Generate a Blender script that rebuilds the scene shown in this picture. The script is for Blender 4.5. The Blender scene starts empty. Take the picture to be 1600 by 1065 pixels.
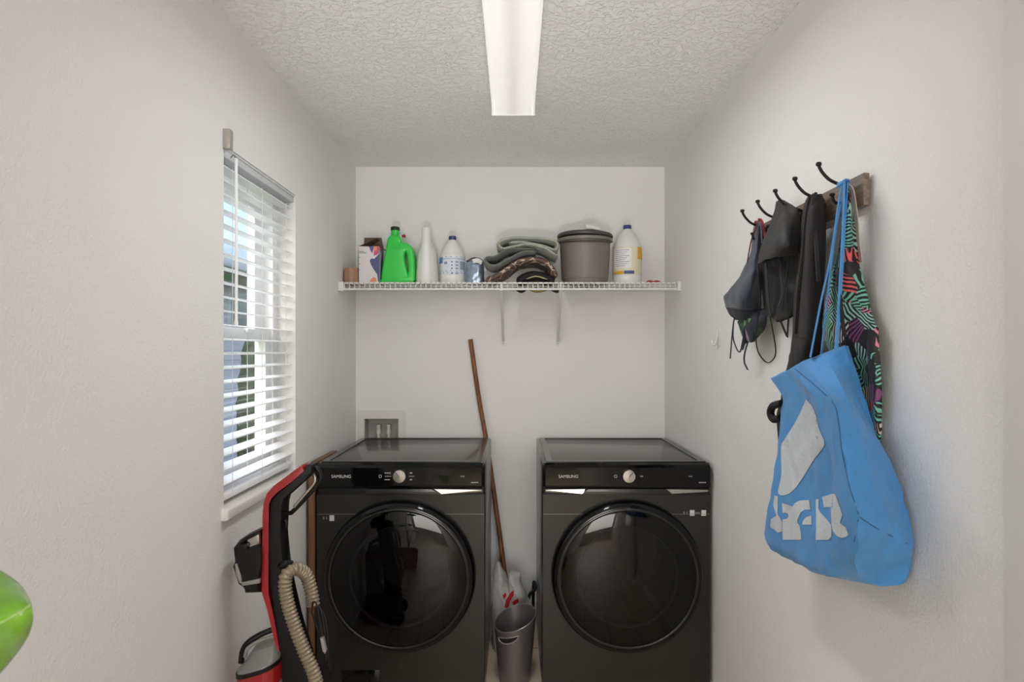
import bpy, bmesh, math, random
from mathutils import Vector, Matrix, noise
from mathutils.bvhtree import BVHTree
random.seed(7)
C = bpy.context.scene.collection
S = bpy.context.scene
PI = math.pi

# ------------------------------------------------------------ camera, light, exposure
F, CX, CY, EYE = 1017.0, 804.0, 547.0, 1.44      # focal length and vanishing point in a 1600 x 1065 frame, eye height
cam = bpy.data.cameras.new('camera'); camo = bpy.data.objects.new('camera', cam); C.objects.link(camo)
camo.location = (0, 0, EYE); camo.rotation_euler = (PI / 2, 0, 0)
cam.sensor_fit = 'HORIZONTAL'; cam.sensor_width = 36.0; cam.lens = F / 1600 * 36
cam.shift_x = -(CX - 800) / 1600; cam.shift_y = (CY - 532.5) / 1600
cam.clip_start = 0.02
cam.dof.use_dof = True; cam.dof.focus_distance = 2.4; cam.dof.aperture_fstop = 10
S.camera = camo
S.view_settings.view_transform = 'Standard'; S.view_settings.look = 'None'
S.view_settings.exposure = 0.07; S.view_settings.gamma = 1.0; S.view_settings.use_curve_mapping = False
try:
    S.cycles.max_bounces = 10; S.cycles.diffuse_bounces = 6; S.cycles.glossy_bounces = 4
    S.cycles.transparent_max_bounces = 16; S.cycles.sample_clamp_indirect = 4.0
    S.cycles.use_denoising = True
except Exception:
    pass
world = bpy.data.worlds.new('sky'); S.world = world; world.use_nodes = True
wn = world.node_tree.nodes; wl = world.node_tree.links
sky = wn.new('ShaderNodeTexSky'); sky.sky_type = 'NISHITA'; sky.sun_disc = False
sky.sun_elevation = math.radians(40); sky.sun_rotation = math.radians(200); sky.air_density = 1.0; sky.dust_density = 4.0
wl.new(sky.outputs[0], wn['Background'].inputs[0]); wn['Background'].inputs[1].default_value = 0.44

def lamp(name, kind, loc, target, energy, color, **kw):
    d = bpy.data.lights.new(name, kind); d.energy = energy; d.color = color
    for k, v in kw.items(): setattr(d, k, v)
    o = bpy.data.objects.new(name, d); C.objects.link(o); o.location = loc
    o.rotation_euler = (Vector(target) - Vector(loc)).to_track_quat('-Z', 'Y').to_euler()
    return o
# hazy daylight through the window on the left, and added fill lamps behind the camera
lamp('sun', 'SUN', (-6, 5.2, 5.5), (0, 2.0, 1.0), 3.2, (1.0, 0.98, 0.95), angle=math.radians(30))
lamp('added_rear_fill', 'AREA', (0.0, -3.75, 1.5), (0.0, 0.0, 1.1), 45, (0.985, 0.988, 1.0), shape='RECTANGLE', size=1.5, size_y=1.5)  # added fill light standing in for a bright space behind the camera
lamp('added_bounce_spot', 'SPOT', (0.0, -0.45, 0.85), (0.0, 2.35, 2.43), 108, (0.98, 0.98, 1.0), spot_size=math.radians(44), spot_blend=1.0, shadow_soft_size=0.15)  # added unseen spot, bounced off the ceiling to brighten the room
lamp('front_ceiling_light', 'AREA', (-0.005, 2.0, 2.345), (-0.005, 2.05, 0.0), 10, (0.975, 0.985, 1.0), shape='RECTANGLE', size=0.15, size_y=1.05)

# ------------------------------------------------------------ helpers
def P(px, py, Y): return Vector(((px - CX) * Y / F, Y, EYE - (py - CY) * Y / F))
def PX(px, py, X): return P(px, py, X * F / (px - CX))
def lin(c): 
    c = c / 255.0
    return c / 12.92 if c <= 0.04045 else ((c + 0.055) / 1.055) ** 2.4
def rgb(r, g, b): return (lin(r), lin(g), lin(b), 1.0)

def mat(name, col, rough=0.5, metal=0.0, var=0.06, vscale=12.0, bump=0.0, bscale=60.0, bdist=0.002, coat=0.0, spec=0.5, trans=0.0, alpha=1.0,
        emit=None, estr=0.0, sheen=0.0, sss=0.0):
    m = bpy.data.materials.new(name); m.use_nodes = True
    n, l = m.node_tree.nodes, m.node_tree.links
    b = n['Principled BSDF']
    b.inputs['Roughness'].default_value = rough; b.inputs['Metallic'].default_value = metal
    b.inputs['Coat Weight'].default_value = coat; b.inputs['Coat Roughness'].default_value = 0.04
    b.inputs['Specular IOR Level'].default_value = spec; b.inputs['Transmission Weight'].default_value = trans
    b.inputs['Alpha'].default_value = alpha; b.inputs['Sheen Weight'].default_value = sheen
    tc = n.new('ShaderNodeTexCoord')
    t = n.new('ShaderNodeTexNoise'); t.inputs['Scale'].default_value = vscale; t.inputs['Detail'].default_value = 3
    l.new(tc.outputs['Object'], t.inputs['Vector'])
    r = n.new('ShaderNodeValToRGB')
    r.color_ramp.elements[0].position = 0.3; r.color_ramp.elements[1].position = 0.7
    r.color_ramp.elements[0].color = tuple(c * (1 - var) for c in col[:3]) + (1,)
    r.color_ramp.elements[1].color = tuple(min(1, c * (1 + var)) for c in col[:3]) + (1,)
    l.new(t.outputs['Fac'], r.inputs[0]); l.new(r.outputs[0], b.inputs['Base Color'])
    if bump:
        t2 = n.new('ShaderNodeTexNoise'); t2.inputs['Scale'].default_value = bscale; t2.inputs['Detail'].default_value = 2
        l.new(tc.outputs['Object'], t2.inputs['Vector'])
        bp = n.new('ShaderNodeBump'); bp.inputs['Strength'].default_value = bump; bp.inputs['Distance'].default_value = bdist
        l.new(t2.outputs['Fac'], bp.inputs['Height']); l.new(bp.outputs[0], b.inputs['Normal'])
    if emit:
        b.inputs['Emission Color'].default_value = emit; b.inputs['Emission Strength'].default_value = estr
    return m

def finish(me, smooth=True, ang=35):
    if smooth:
        for p in me.polygons: p.use_smooth = True
        try: me.set_sharp_from_angle(angle=math.radians(ang))
        except Exception: pass

def world_origin(o):
    v = Vector((0, 0, 0))
    while o is not None:
        v += o.location; o = o.parent
    return v

def obj(name, bm, m, parent=None, label=None, smooth=True, ang=35, solid=0.0, subd=0, base=False):
    """link a bmesh given in room coordinates as ONE mesh object"""
    bmesh.ops.recalc_face_normals(bm, faces=bm.faces[:]) if solid == 0 else None
    me = bpy.data.meshes.new(name)
    if parent is not None: org = world_origin(parent)
    elif base and bm.verts:
        xs = [v.co.x for v in bm.verts]; ys = [v.co.y for v in bm.verts]
        org = Vector(((min(xs) + max(xs)) / 2, (min(ys) + max(ys)) / 2, min(v.co.z for v in bm.verts)))
    else: org = Vector((0, 0, 0))
    bmesh.ops.translate(bm, verts=bm.verts[:], vec=-org)
    bm.to_mesh(me); bm.free()
    finish(me, smooth, ang)
    o = bpy.data.objects.new(name, me); C.objects.link(o)
    me.materials.append(m)
    if parent is not None: o.parent = parent
    else: o.location = org
    if label: o['label'] = label
    if solid:
        md = o.modifiers.new('thickness', 'SOLIDIFY'); md.thickness = solid; md.offset = 0
    if subd:
        md = o.modifiers.new('smooth', 'SUBSURF'); md.levels = subd; md.render_levels = subd
    return o

def thing(name, label, cat, loc=(0, 0, 0), group=None):
    o = bpy.data.objects.new(name, None); C.objects.link(o); o.location = loc; o.empty_display_size = 0.05
    return tag(o, label, cat, group)
def tag(o, label, cat, group=None, kind=None):
    o['label'] = label; o['category'] = cat
    if group: o['group'] = group
    if kind: o['kind'] = kind
    return o
def struct(name, bm, m, label=None, **k):
    o = obj(name, bm, m, **k); o['kind'] = 'structure'
    return o

def BM(): return bmesh.new()
def box(bm, x0, x1, y0, y1, z0, z1, bev=0.0, seg=2):
    vs = [bm.verts.new((x, y, z)) for x in (x0, x1) for y in (y0, y1) for z in (z0, z1)]
    q = [(0, 1, 3, 2), (4, 6, 7, 5), (0, 4, 5, 1), (2, 3, 7, 6), (0, 2, 6, 4), (1, 5, 7, 3)]
    fs = [bm.faces.new([vs[i] for i in f]) for f in q]
    if bev:
        es = list({e for f in fs for e in f.edges})
        bmesh.ops.bevel(bm, geom=es, offset=bev, segments=seg, profile=0.5, affect='EDGES')
    return bm
def lathe(bm, prof, c, axis='Z', n=40, sx=1.0, sy=1.0, cap=True):
    """prof = [(radius, height)]; revolve about an axis through c"""
    rings = []
    for r, h in prof:
        ring = []
        for i in range(n):
            a = 2 * PI * i / n; u, v = r * math.cos(a) * sx, r * math.sin(a) * sy
            if axis == 'Z': p = (c[0] + u, c[1] + v, c[2] + h)
            elif axis == 'Y': p = (c[0] + u, c[1] - h, c[2] + v)      # height grows towards the camera
            else: p = (c[0] - h, c[1] + u, c[2] + v)                  # height grows away from the right wall
            ring.append(bm.verts.new(p))
        rings.append(ring)
    for a, b in zip(rings, rings[1:]):
        for i in range(n): bm.faces.new((a[i], a[(i + 1) % n], b[(i + 1) % n], b[i]))
    if cap:
        for r_ in (rings[0], rings[-1]):
            if prof[rings.index(r_)][0] > 1e-5: bm.faces.new(r_)
    return bm
def catmull(pts, per):
    """Catmull-Rom through vectors, `per` steps a span"""
    pts = [Vector(p) for p in pts]
    if len(pts) == 2: return [pts[0].lerp(pts[1], i / per) for i in range(per + 1)]
    e = [pts[0] * 2 - pts[1]] + pts + [pts[-1] * 2 - pts[-2]]
    out = []
    for k in range(1, len(e) - 2):
        p0, p1, p2, p3 = e[k - 1], e[k], e[k + 1], e[k + 2]
        for i in range(per):
            t = i / per
            out.append(0.5 * ((2 * p1) + (p2 - p0) * t + (2 * p0 - 5 * p1 + 4 * p2 - p3) * t * t + (3 * p1 - p0 - 3 * p2 + p3) * t ** 3))
    out.append(pts[-1].copy())
    return out
def tube(bm, pts, r, n=10, per=6, caps=True, rfun=None, smooth=True):
    """round tube along a smoothed path; rfun(distance) scales the radius"""
    path = catmull(pts, per) if smooth else [Vector(p) for p in pts]
    up = None; rings = []; d = 0.0
    for i, p in enumerate(path):
        t = (path[min(i + 1, len(path) - 1)] - path[max(i - 1, 0)]).normalized()
        if up is None:
            up = Vector((0, 0, 1)) if abs(t.z) < 0.9 else Vector((0, 1, 0))
        up = (up - t * up.dot(t)).normalized(); side = t.cross(up)
        if i: d += (p - path[i - 1]).length
        rr = r * (rfun(d) if rfun else 1)
        rings.append([bm.verts.new(p + (up * math.cos(2 * PI * k / n) + side * math.sin(2 * PI * k / n)) * rr) for k in range(n)])
    for a, b in zip(rings, rings[1:]):
        for k in range(n): bm.faces.new((a[k], a[(k + 1) % n], b[(k + 1) % n], b[k]))
    if caps: bm.faces.new(rings[0]); bm.faces.new(rings[-1])
    return bm
def band(bm, pts, w, side, th=0.002, per=8):
    """flat strap along a smoothed path; side = direction of its width"""
    path = catmull(pts, per); rings = []; side = Vector(side).normalized()
    for i, p in enumerate(path):
        t = (path[min(i + 1, len(path) - 1)] - path[max(i - 1, 0)]).normalized()
        s = (side - t * side.dot(t)).normalized(); nn = t.cross(s)
        rings.append([bm.verts.new(p + s * a * w / 2 + nn * b * th / 2) for a, b in ((-1, -1), (0, -1.6), (1, -1), (1, 1), (0, 1.6), (-1, 1))])
    for a, b in zip(rings, rings[1:]):
        for k in range(6): bm.faces.new((a[k], a[(k + 1) % 6], b[(k + 1) % 6], b[k]))
    bm.faces.new(rings[0]); bm.faces.new(rings[-1])
    return bm
def prism_xz(bm, poly, y0, y1, bev=0.0, seg=2):
    """polygon of (x, z) extruded along y"""
    a = [bm.verts.new((x, y0, z)) for x, z in poly]; b = [bm.verts.new((x, y1, z)) for x, z in poly]
    n = len(poly); fs = [bm.faces.new(a), bm.faces.new(b[::-1])]
    for i in range(n): fs.append(bm.faces.new((a[i], b[i], b[(i + 1) % n], a[(i + 1) % n])))
    if bev:
        es = [e for e in {e for f in fs[:2] for e in f.edges}]
        bmesh.ops.bevel(bm, geom=es, offset=bev, segments=seg, profile=0.5, affect='EDGES', clamp_overlap=True)
    return bm
def prism_yz(bm, poly, x0, x1, bev=0.0, seg=2):
    a = [bm.verts.new((x0, y, z)) for y, z in poly]; b = [bm.verts.new((x1, y, z)) for y, z in poly]
    n = len(poly); fs = [bm.faces.new(a), bm.faces.new(b[::-1])]
    for i in range(n): fs.append(bm.faces.new((a[i], b[i], b[(i + 1) % n], a[(i + 1) % n])))
    if bev:
        es = [e for e in {e for f in fs[:2] for e in f.edges}]
        bmesh.ops.bevel(bm, geom=es, offset=bev, segments=seg, profile=0.5, affect='EDGES', clamp_overlap=True)
    return bm
def grid_surface(rows, pu=6, pv=6, wr=0.0, wscale=25.0, stretch=(1, 1, 1), seed=0.0, linear_u=False):
    """smooth surface through a grid of control vectors -> list of rows of vectors"""
    def along(r): 
        if linear_u:
            out = []
            for a, b in zip(r, r[1:]): out += [Vector(a).lerp(Vector(b), i / pu) for i in range(pu)]
            return out + [Vector(r[-1])]
        return catmull(r, pu)
    rr = [along(r) for r in rows]
    cols = [catmull([r[i] for r in rr], pv) for i in range(len(rr[0]))]
    g = [[cols[i][j] for i in range(len(cols))] for j in range(len(cols[0]))]
    if wr:
        for r in g:
            for v in r:
                q = Vector((v.x * stretch[0], v.y * stretch[1], v.z * stretch[2])) * wscale + Vector((seed, seed * 2, 0))
                v += noise.noise_vector(q) * wr + noise.noise_vector(q * 2.3) * wr * 0.35
    return g
def sheet(bm, g, closed=False):
    vv = [[bm.verts.new(p) for p in r] for r in g]
    for a, b in zip(vv, vv[1:]):
        m = len(a)
        for i in range(m if closed else m - 1): bm.faces.new((a[i], a[(i + 1) % m], b[(i + 1) % m], b[i]))
    return vv
def loft(bm, secs, n=36, wr=0.0, wscale=20.0, seed=0.0, e=2.0, per=4):
    """secs = [(cx, cy, z, rx, ry)] stacked rounded sections (superellipse exponent e), capped"""
    path = catmull([Vector((s[0], s[1], s[2])) for s in secs], per); rad = catmull([Vector((s[3], s[4], 0)) for s in secs], per)
    rings = []
    for c, r in zip(path, rad):
        ring = []
        for i in range(n):
            a = 2 * PI * i / n; ca, sa = math.cos(a), math.sin(a)
            p = c + Vector((abs(ca) ** (2 / e) * math.copysign(max(r.x, .001), ca), abs(sa) ** (2 / e) * math.copysign(max(r.y, .001), sa), 0))
            if wr:
                p += noise.noise_vector(p * wscale + Vector((seed, 0, seed))) * wr + noise.noise_vector(p * wscale * 2.4) * wr * 0.5
            ring.append(bm.verts.new(p))
        rings.append(ring)
    for a, b in zip(rings, rings[1:]):
        for i in range(n): bm.faces.new((a[i], a[(i + 1) % n], b[(i + 1) % n], b[i]))
    bm.faces.new(rings[0]); bm.faces.new(rings[-1])
    return bm
def text_mesh(body, size, extrude=0.0004):
    cu = bpy.data.curves.new('txt', 'FONT'); cu.body = body; cu.size = size; cu.extrude = extrude; cu.align_x = 'CENTER'; cu.align_y = 'CENTER'
    o = bpy.data.objects.new('txt', cu); C.objects.link(o)
    dg = bpy.context.evaluated_depsgraph_get(); me = bpy.data.meshes.new_from_object(o.evaluated_get(dg))
    bpy.data.objects.remove(o); bpy.data.curves.remove(cu)
    bm = BM(); bm.from_mesh(me); bpy.data.meshes.remove(me)
    return bm
def lettering(name, body, size, loc, m, parent, tilt=0.0, label=None, bold=0.0):
    bm = text_mesh(body, size)
    bmesh.ops.transform(bm, matrix=Matrix.Translation(Vector(loc)) @ Matrix.Rotation(PI / 2 + tilt, 4, 'X'), verts=bm.verts[:])
    return obj(name, bm, m, parent, label, smooth=False)
def cyl_patch(bm, c, r, a0, a1, z0, z1, n=10):
    """curved patch on a cylinder; angles in degrees, 0 faces the camera, growing to the right"""
    lo, hi = [], []
    for i in range(n + 1):
        a = math.radians(a0 + (a1 - a0) * i / n)
        p = (c[0] + r * math.sin(a), c[1] - r * math.cos(a))
        lo.append(bm.verts.new((p[0], p[1], z0))); hi.append(bm.verts.new((p[0], p[1], z1)))
    for i in range(n): bm.faces.new((lo[i], lo[i + 1], hi[i + 1], hi[i]))
    return bm
def ribbon_xz(bm, path, th, y0, y1, wr=0.003, seed=0.0, per=6, ny=8):
    """a thick fold of cloth: path of (x, z) given a thickness and run along y with rounded ends"""
    pts = catmull([Vector((x, 0, z)) for x, z in path], per); rings = []
    for i, p in enumerate(pts):
        t = (pts[min(i + 1, len(pts) - 1)] - pts[max(i - 1, 0)]).normalized(); nn = Vector((-t.z, 0, t.x))
        k = min(1.0, (0.25 + min(i, len(pts) - 1 - i) * 0.4)); h = th / 2 * k
        ring = []
        prof = []
        for j in range(ny + 1): prof.append((y0 + (y1 - y0) * j / ny, 1))
        for j in range(ny + 1): prof.append((y1 + (y0 - y1) * j / ny, -1))
        for (y, s) in prof:
            e = min(1.0, 0.35 + min(abs(y - y0), abs(y - y1)) / (th * 0.9))
            q = p + nn * h * s * e; q.y = y
            q += noise.noise_vector(q * 18 + Vector((seed, 0, 0))) * wr + noise.noise_vector(q * 45 + Vector((0, seed, 0))) * wr * 0.4
            ring.append(bm.verts.new(q))
        rings.append(ring)
    n = len(rings[0])
    for a, b in zip(rings, rings[1:]):
        for k in range(n): bm.faces.new((a[k], a[(k + 1) % n], b[(k + 1) % n], b[k]))
    bm.faces.new(rings[0]); bm.faces.new(rings[-1])
    return bm
def quads_around(bm, to3, u0, u1, v0, v1, hu0, hu1, hv0, hv1):
    """a flat rectangle u0..u1 x v0..v1 with a rectangular hole"""
    us, vs = [u0, hu0, hu1, u1], [v0, hv0, hv1, v1]
    g = [[bm.verts.new(to3(u, v)) for v in vs] for u in us]
    for i in range(3):
        for j in range(3):
            if (i, j) != (1, 1): bm.faces.new((g[i][j], g[i + 1][j], g[i + 1][j + 1], g[i][j + 1]))
def extrude_all(bm, vec):
    r = bmesh.ops.extrude_face_region(bm, geom=bm.faces[:])
    bmesh.ops.translate(bm, verts=[g for g in r['geom'] if isinstance(g, bmesh.types.BMVert)], vec=vec)

# ------------------------------------------------------------ materials
def plaster(name, col, scale, strength, dist, knock=False):
    m = mat(name, col, rough=0.65, var=0.012, vscale=1.5, spec=0.25)
    n, l = m.node_tree.nodes, m.node_tree.links
    tc = [x for x in n if x.type == 'TEX_COORD'][0]
    t = n.new('ShaderNodeTexNoise'); t.inputs['Scale'].default_value = scale; t.inputs['Detail'].default_value = 3 if knock else 2
    t.inputs['Roughness'].default_value = 0.55; t.inputs['Distortion'].default_value = 0.8 if knock else 0.1
    l.new(tc.outputs['Object'], t.inputs['Vector']); h = t.outputs['Fac']
    if knock:
        r = n.new('ShaderNodeValToRGB'); r.color_ramp.elements[0].position = 0.46; r.color_ramp.elements[1].position = 0.58
        l.new(h, r.inputs[0]); h = r.outputs[0]
    b = n.new('ShaderNodeBump'); b.inputs['Strength'].default_value = strength; b.inputs['Distance'].default_value = dist
    l.new(h, b.inputs['Height']); l.new(b.outputs[0], n['Principled BSDF'].inputs['Normal'])
    return m
M_wall = plaster('wall_paint', rgb(236, 235, 233), 150, 0.6, 0.003)
M_ceil = plaster('ceiling_paint', rgb(244, 244, 242), 52, 0.7, 0.0042, True)
M_trim = mat('trim_white', rgb(226, 223, 218), 0.35, var=0.01)
M_vinyl = mat('white_vinyl', rgb(246, 247, 248), 0.35, var=0.01)
M_blind = mat('blind_white', rgb(247, 248, 250), 0.4, var=0.01)
M_cord = mat('blind_cord', rgb(225, 225, 226), 0.7, var=0.02)
M_wire = mat('shelf_white', rgb(226, 225, 222), 0.35, var=0.02)
M_charcoal = mat('brushed_black_steel', rgb(43, 42, 40), 0.28, 0.45, var=0.03, vscale=3, coat=0.15)
M_top = mat('dark_grey_enamel', rgb(50, 48, 44), 0.24, 0.0, var=0.02, coat=0.12, spec=.4)
M_gloss = mat('black_gloss', rgb(10, 10, 11), 0.07, var=0.02, spec=0.32)
M_black = mat('black_plastic', rgb(10, 10, 11), 0.42, var=0.08, spec=0.35, bump=0.05, bscale=300)
M_chrome = mat('satin_metal', rgb(185, 183, 178), 0.22, 1.0, var=0.03, vscale=200)
M_steel = mat('grey_steel', rgb(120, 116, 110), 0.35, 1.0, var=0.05)
M_drum = mat('drum_steel', rgb(150, 148, 146), 0.45, 0.9, var=0.12, vscale=60, bump=0.3, bscale=140)
M_print = mat('white_print', rgb(205, 205, 203), 0.5, var=0.03)
M_printdim = mat('grey_print', rgb(130, 130, 130), 0.5, var=0.03)
M_seam = mat('seam_grey', rgb(128, 125, 118), 0.3, 0.6, var=0.03)
M_rubber = mat('rubber', rgb(24, 24, 26), 0.7, var=0.05)

def glass_mat(name, tint, tr, rough=0.02):
    m = bpy.data.materials.new(name); m.use_nodes = True
    n, l = m.node_tree.nodes, m.node_tree.links; n.remove(n['Principled BSDF'])
    t = n.new('ShaderNodeBsdfTransparent'); t.inputs[0].default_value = tint
    g = n.new('ShaderNodeBsdfGlossy'); g.inputs['Roughness'].default_value = rough
    lw = n.new('ShaderNodeLayerWeight'); lw.inputs[0].default_value = 0.5
    pw = n.new('ShaderNodeMath'); pw.operation = 'POWER'; pw.inputs[1].default_value = 4; l.new(lw.outputs['Facing'], pw.inputs[0])
    fr = n.new('ShaderNodeMath'); fr.operation = 'MULTIPLY_ADD'; fr.inputs[1].default_value = 0.3; fr.inputs[2].default_value = 0.035; l.new(pw.outputs[0], fr.inputs[0])
    mx = n.new('ShaderNodeMixShader'); l.new(fr.outputs[0], mx.inputs[0]); l.new(t.outputs[0], mx.inputs[1]); l.new(g.outputs[0], mx.inputs[2])
    l.new(mx.outputs[0], n['Material Output'].inputs[0])
    return m
M_pane = glass_mat('window_glass', (0.93, 0.96, 0.97, 1), 0.9)
M_doorglass = glass_mat('dark_door_glass', (0.13, 0.13, 0.14, 1), 0.2)

def wood(name, dark, light, scale=(40, 40, 3), rough=0.5):
    m = mat(name, light, rough, var=0.02)
    n, l = m.node_tree.nodes, m.node_tree.links
    tc = [x for x in n if x.type == 'TEX_COORD'][0]
    mp = n.new('ShaderNodeMapping'); mp.inputs['Scale'].default_value = scale; l.new(tc.outputs['Object'], mp.inputs[0])
    t = n.new('ShaderNodeTexNoise'); t.inputs['Scale'].default_value = 1.0; t.inputs['Detail'].default_value = 5; t.inputs['Distortion'].default_value = 1.2
    l.new(mp.outputs[0], t.inputs['Vector'])
    r = n.new('ShaderNodeValToRGB'); r.color_ramp.elements[0].position = 0.35; r.color_ramp.elements[1].position = 0.65
    r.color_ramp.elements[0].color = dark; r.color_ramp.elements[1].color = light
    l.new(t.outputs['Fac'], r.inputs[0]); l.new(r.outputs[0], n['Principled BSDF'].inputs['Base Color'])
    return m
M_stick = wood('brown_pole_wood', rgb(92, 52, 26), rgb(150, 92, 50), (60, 60, 14))
M_board = wood('board_wood', rgb(96, 66, 44), rgb(132, 94, 64), (60, 20, 3))
M_rack = wood('weathered_rack_wood', rgb(104, 91, 78), rgb(136, 121, 105), (60, 4, 70), 0.6)

def floor_mat():
    m = mat('floor_plank_tile', rgb(196, 172, 142), 0.4, var=0.05)
    n, l = m.node_tree.nodes, m.node_tree.links
    tc = [x for x in n if x.type == 'TEX_COORD'][0]
    mp = n.new('ShaderNodeMapping'); mp.inputs['Rotation'].default_value = (0, 0, PI / 2); l.new(tc.outputs['Object'], mp.inputs[0])
    br = n.new('ShaderNodeTexBrick'); br.inputs['Scale'].default_value = 1.0; br.inputs['Brick Width'].default_value = 0.9; br.inputs['Row Height'].default_value = 0.2
    br.inputs['Mortar Size'].default_value = 0.004; br.inputs['Color1'].default_value = rgb(214, 198, 174); br.inputs['Color2'].default_value = rgb(200, 184, 160)
    br.inputs['Mortar'].default_value = rgb(130, 110, 90); l.new(mp.outputs[0], br.inputs['Vector'])
    l.new(br.outputs['Color'], n['Principled BSDF'].inputs['Base Color'])
    return m
M_floor = floor_mat()

# ------------------------------------------------------------ the room
XL, XR, YB, YR, ZC = -0.858, 0.811, 3.52, -3.5, 2.43
WY0, WY1, WZ0, WZ1 = 1.92, 2.55, 0.97, 2.047         # window opening
bm = BM(); box(bm, -1.1, 1.1, YR - 0.1, YB + 0.15, -0.08, 0.0); struct('floor', bm, M_floor, smooth=False)
bm = BM(); box(bm, -1.1, 1.1, YR - 0.1, YB + 0.15, ZC, ZC + 0.1); struct('ceiling', bm, M_ceil, smooth=False)
bm = BM(); quads_around(bm, lambda u, v: (XL, u, v), YR, YB + 0.12, 0, ZC, WY0, WY1, WZ0, WZ1); extrude_all(bm, (-0.15, 0, 0))
struct('wall_left', bm, M_wall, smooth=False)
bm = BM(); box(bm, XR, XR + 0.15, YR, YB + 0.12, 0, ZC); struct('wall_right', bm, M_wall, smooth=False)
OX0, OX1, OZ0, OZ1 = -0.813, -0.625, 0.94, 1.073      # laundry outlet box opening
bm = BM(); quads_around(bm, lambda u, v: (u, YB, v), XL, XR, 0, ZC, OX0, OX1, OZ0, OZ1); extrude_all(bm, (0, 0.12, 0))
struct('wall_back', bm, M_wall, smooth=False)
bm = BM(); quads_around(bm, lambda u, v: (u, YR, v), XL, XR, 0, ZC, -0.76, 0.74, 0.7, 2.3); extrude_all(bm, (0, -0.1, 0))  # opening added so the rear fill light can shine in
struct('wall_rear', bm, M_wall, smooth=False)
bm = BM(); box(bm, XL, XR, YB - 0.014, YB, 0, 0.085, 0.003); struct('baseboard_back', bm, M_trim)
bm = BM(); box(bm, XL, XL + 0.014, YR, YB - 0.014, 0, 0.085, 0.003); struct('baseboard_left', bm, M_trim)
bm = BM(); box(bm, XR - 0.014, XR, 1.053, YB - 0.014, 0, 0.085, 0.003); struct('baseboard_right', bm, M_trim)
bm = BM(); box(bm, 0.790, XR, 0.25, 1.053, 0, ZC, 0.002); struct('trim_1', bm, M_trim)

# window in the left wall
FX0, FX1 = -1.0, -0.93
bm = BM(); quads_around(bm, lambda u, v: (FX1, u, v), WY0, WY1, WZ0, WZ1, WY0 + .045, WY1 - .045, WZ0 + .04, WZ1 - .045); extrude_all(bm, (FX0 - FX1, 0, 0))
win = struct('window_1', bm, M_vinyl, smooth=False)
ZM = 1.497
def sash(name, x0, x1, z0, z1, st, ra, rb):
    b = BM(); quads_around(b, lambda u, v: (x1, u, v), WY0 + .03, WY1 - .045, z0, z1, WY0 + .03 + st, WY1 - .045 - st, z0 + ra, z1 - rb); extrude_all(b, (x0 - x1, 0, 0))
    s = obj(name, b, M_vinyl, win, smooth=False)
    b = BM(); box(b, (x0 + x1) / 2 - .002, (x0 + x1) / 2 + .002, WY0 + .03 + st, WY1 - .045 - st, z0 + ra, z1 - rb)
    obj('pane', b, M_pane, s, smooth=False)
sash('upper_sash', -0.996, -0.970, ZM - .02, WZ1 - .03, 0.075, 0.04, 0.05)
sash('lower_sash', -0.965, -0.938, WZ0 + .03, ZM + .02, 0.055, 0.06, 0.042)
b = BM(); box(b, -0.938, -0.925, 2.26, 2.32, ZM + .005, ZM + .02, .003); obj('sash_lock', b, M_vinyl, win)
b = BM(); box(b, -0.93, -0.838, 1.903, 2.572, 0.938, 0.974, 0.008, 3); struct('trim_2', b, M_trim)

# horizontal blind inside the window opening
bl = thing('window_blind', 'white horizontal slat blind hanging in the window on the left wall', 'blind', (-0.892, 2.235, WZ0))
b = BM(); box(b, -0.922, -0.864, 1.924, 2.546, 2.016, 2.044, 0.003); box(b, -.866, -.861, 1.924, 2.546, 2.038, 2.046); obj('headrail', b, mat('headrail_grey', rgb(206, 209, 212), 0.4, 0.1, var=0.03), bl)
b = BM(); NS = 23; tilt = math.radians(-6)
for i in range(NS):
    z = 1.994 - i * 0.0434; r = []
    for j in range(7):
        u = -0.025 + 0.05 * j / 6; cz = 0.0022 * (1 - (u / 0.025) ** 2)
        r.append((u * math.cos(tilt), u * math.sin(tilt) + cz))
    poly = [(x - 0.892, z + h + 0.0014) for x, h in r] + [(x - 0.892, z + h - 0.0014) for x, h in r[::-1]]
    a_ = [b.verts.new((x, 1.928, zz)) for x, zz in poly]; c_ = [b.verts.new((x, 2.542, zz)) for x, zz in poly]
    b.faces.new(a_); b.faces.new(c_[::-1])
    for k in range(len(poly)): b.faces.new((a_[k], c_[k], c_[(k + 1) % len(poly)], a_[(k + 1) % len(poly)]))
obj('slats', b, M_blind, bl)
b = BM(); box(b, -0.918, -0.866, 1.928, 2.542, 0.990, 1.010, 0.004); obj('bottom_rail', b, M_blind, bl)
for y in (2.0, 2.235, 2.47):
    for x in (-0.9175, -0.8665):
        b = BM(); tube(b, [(x, y, 1.998), (x, y, 1.5), (x, y, 1.008)], 0.0011, 6, 2); obj('ladder_cord', b, M_cord, bl)
b = BM(); tube(b, [(-0.848, 1.982, 2.024), (-0.846, 1.98, 1.77), (-0.846, 1.978, 1.525)], 0.0048, 8, 3); lathe(b, [(.0055, 0), (.0065, .006), (.0048, .02)], (-0.846, 1.978, 1.515), n=8)
obj('tilt_wand', b, M_vinyl, bl)
b = BM(); tube(b, [(-0.870, 1.982, 2.018), (-0.856, 1.982, 2.034), (-0.848, 1.982, 2.022)], 0.0022, 6, 4); obj('wand_hook', b, M_chrome, bl)
for y in (1.918, 2.54):
    b = BM(); box(b, XL, -0.838, y - 0.004, y + 0.020, 2.034, 2.092, 0.001); 
    obj('mounting_bracket', b, mat('bracket_grey', rgb(176, 170, 162), 0.35, 0.4), bl) if y < 2 else b.free()

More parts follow.
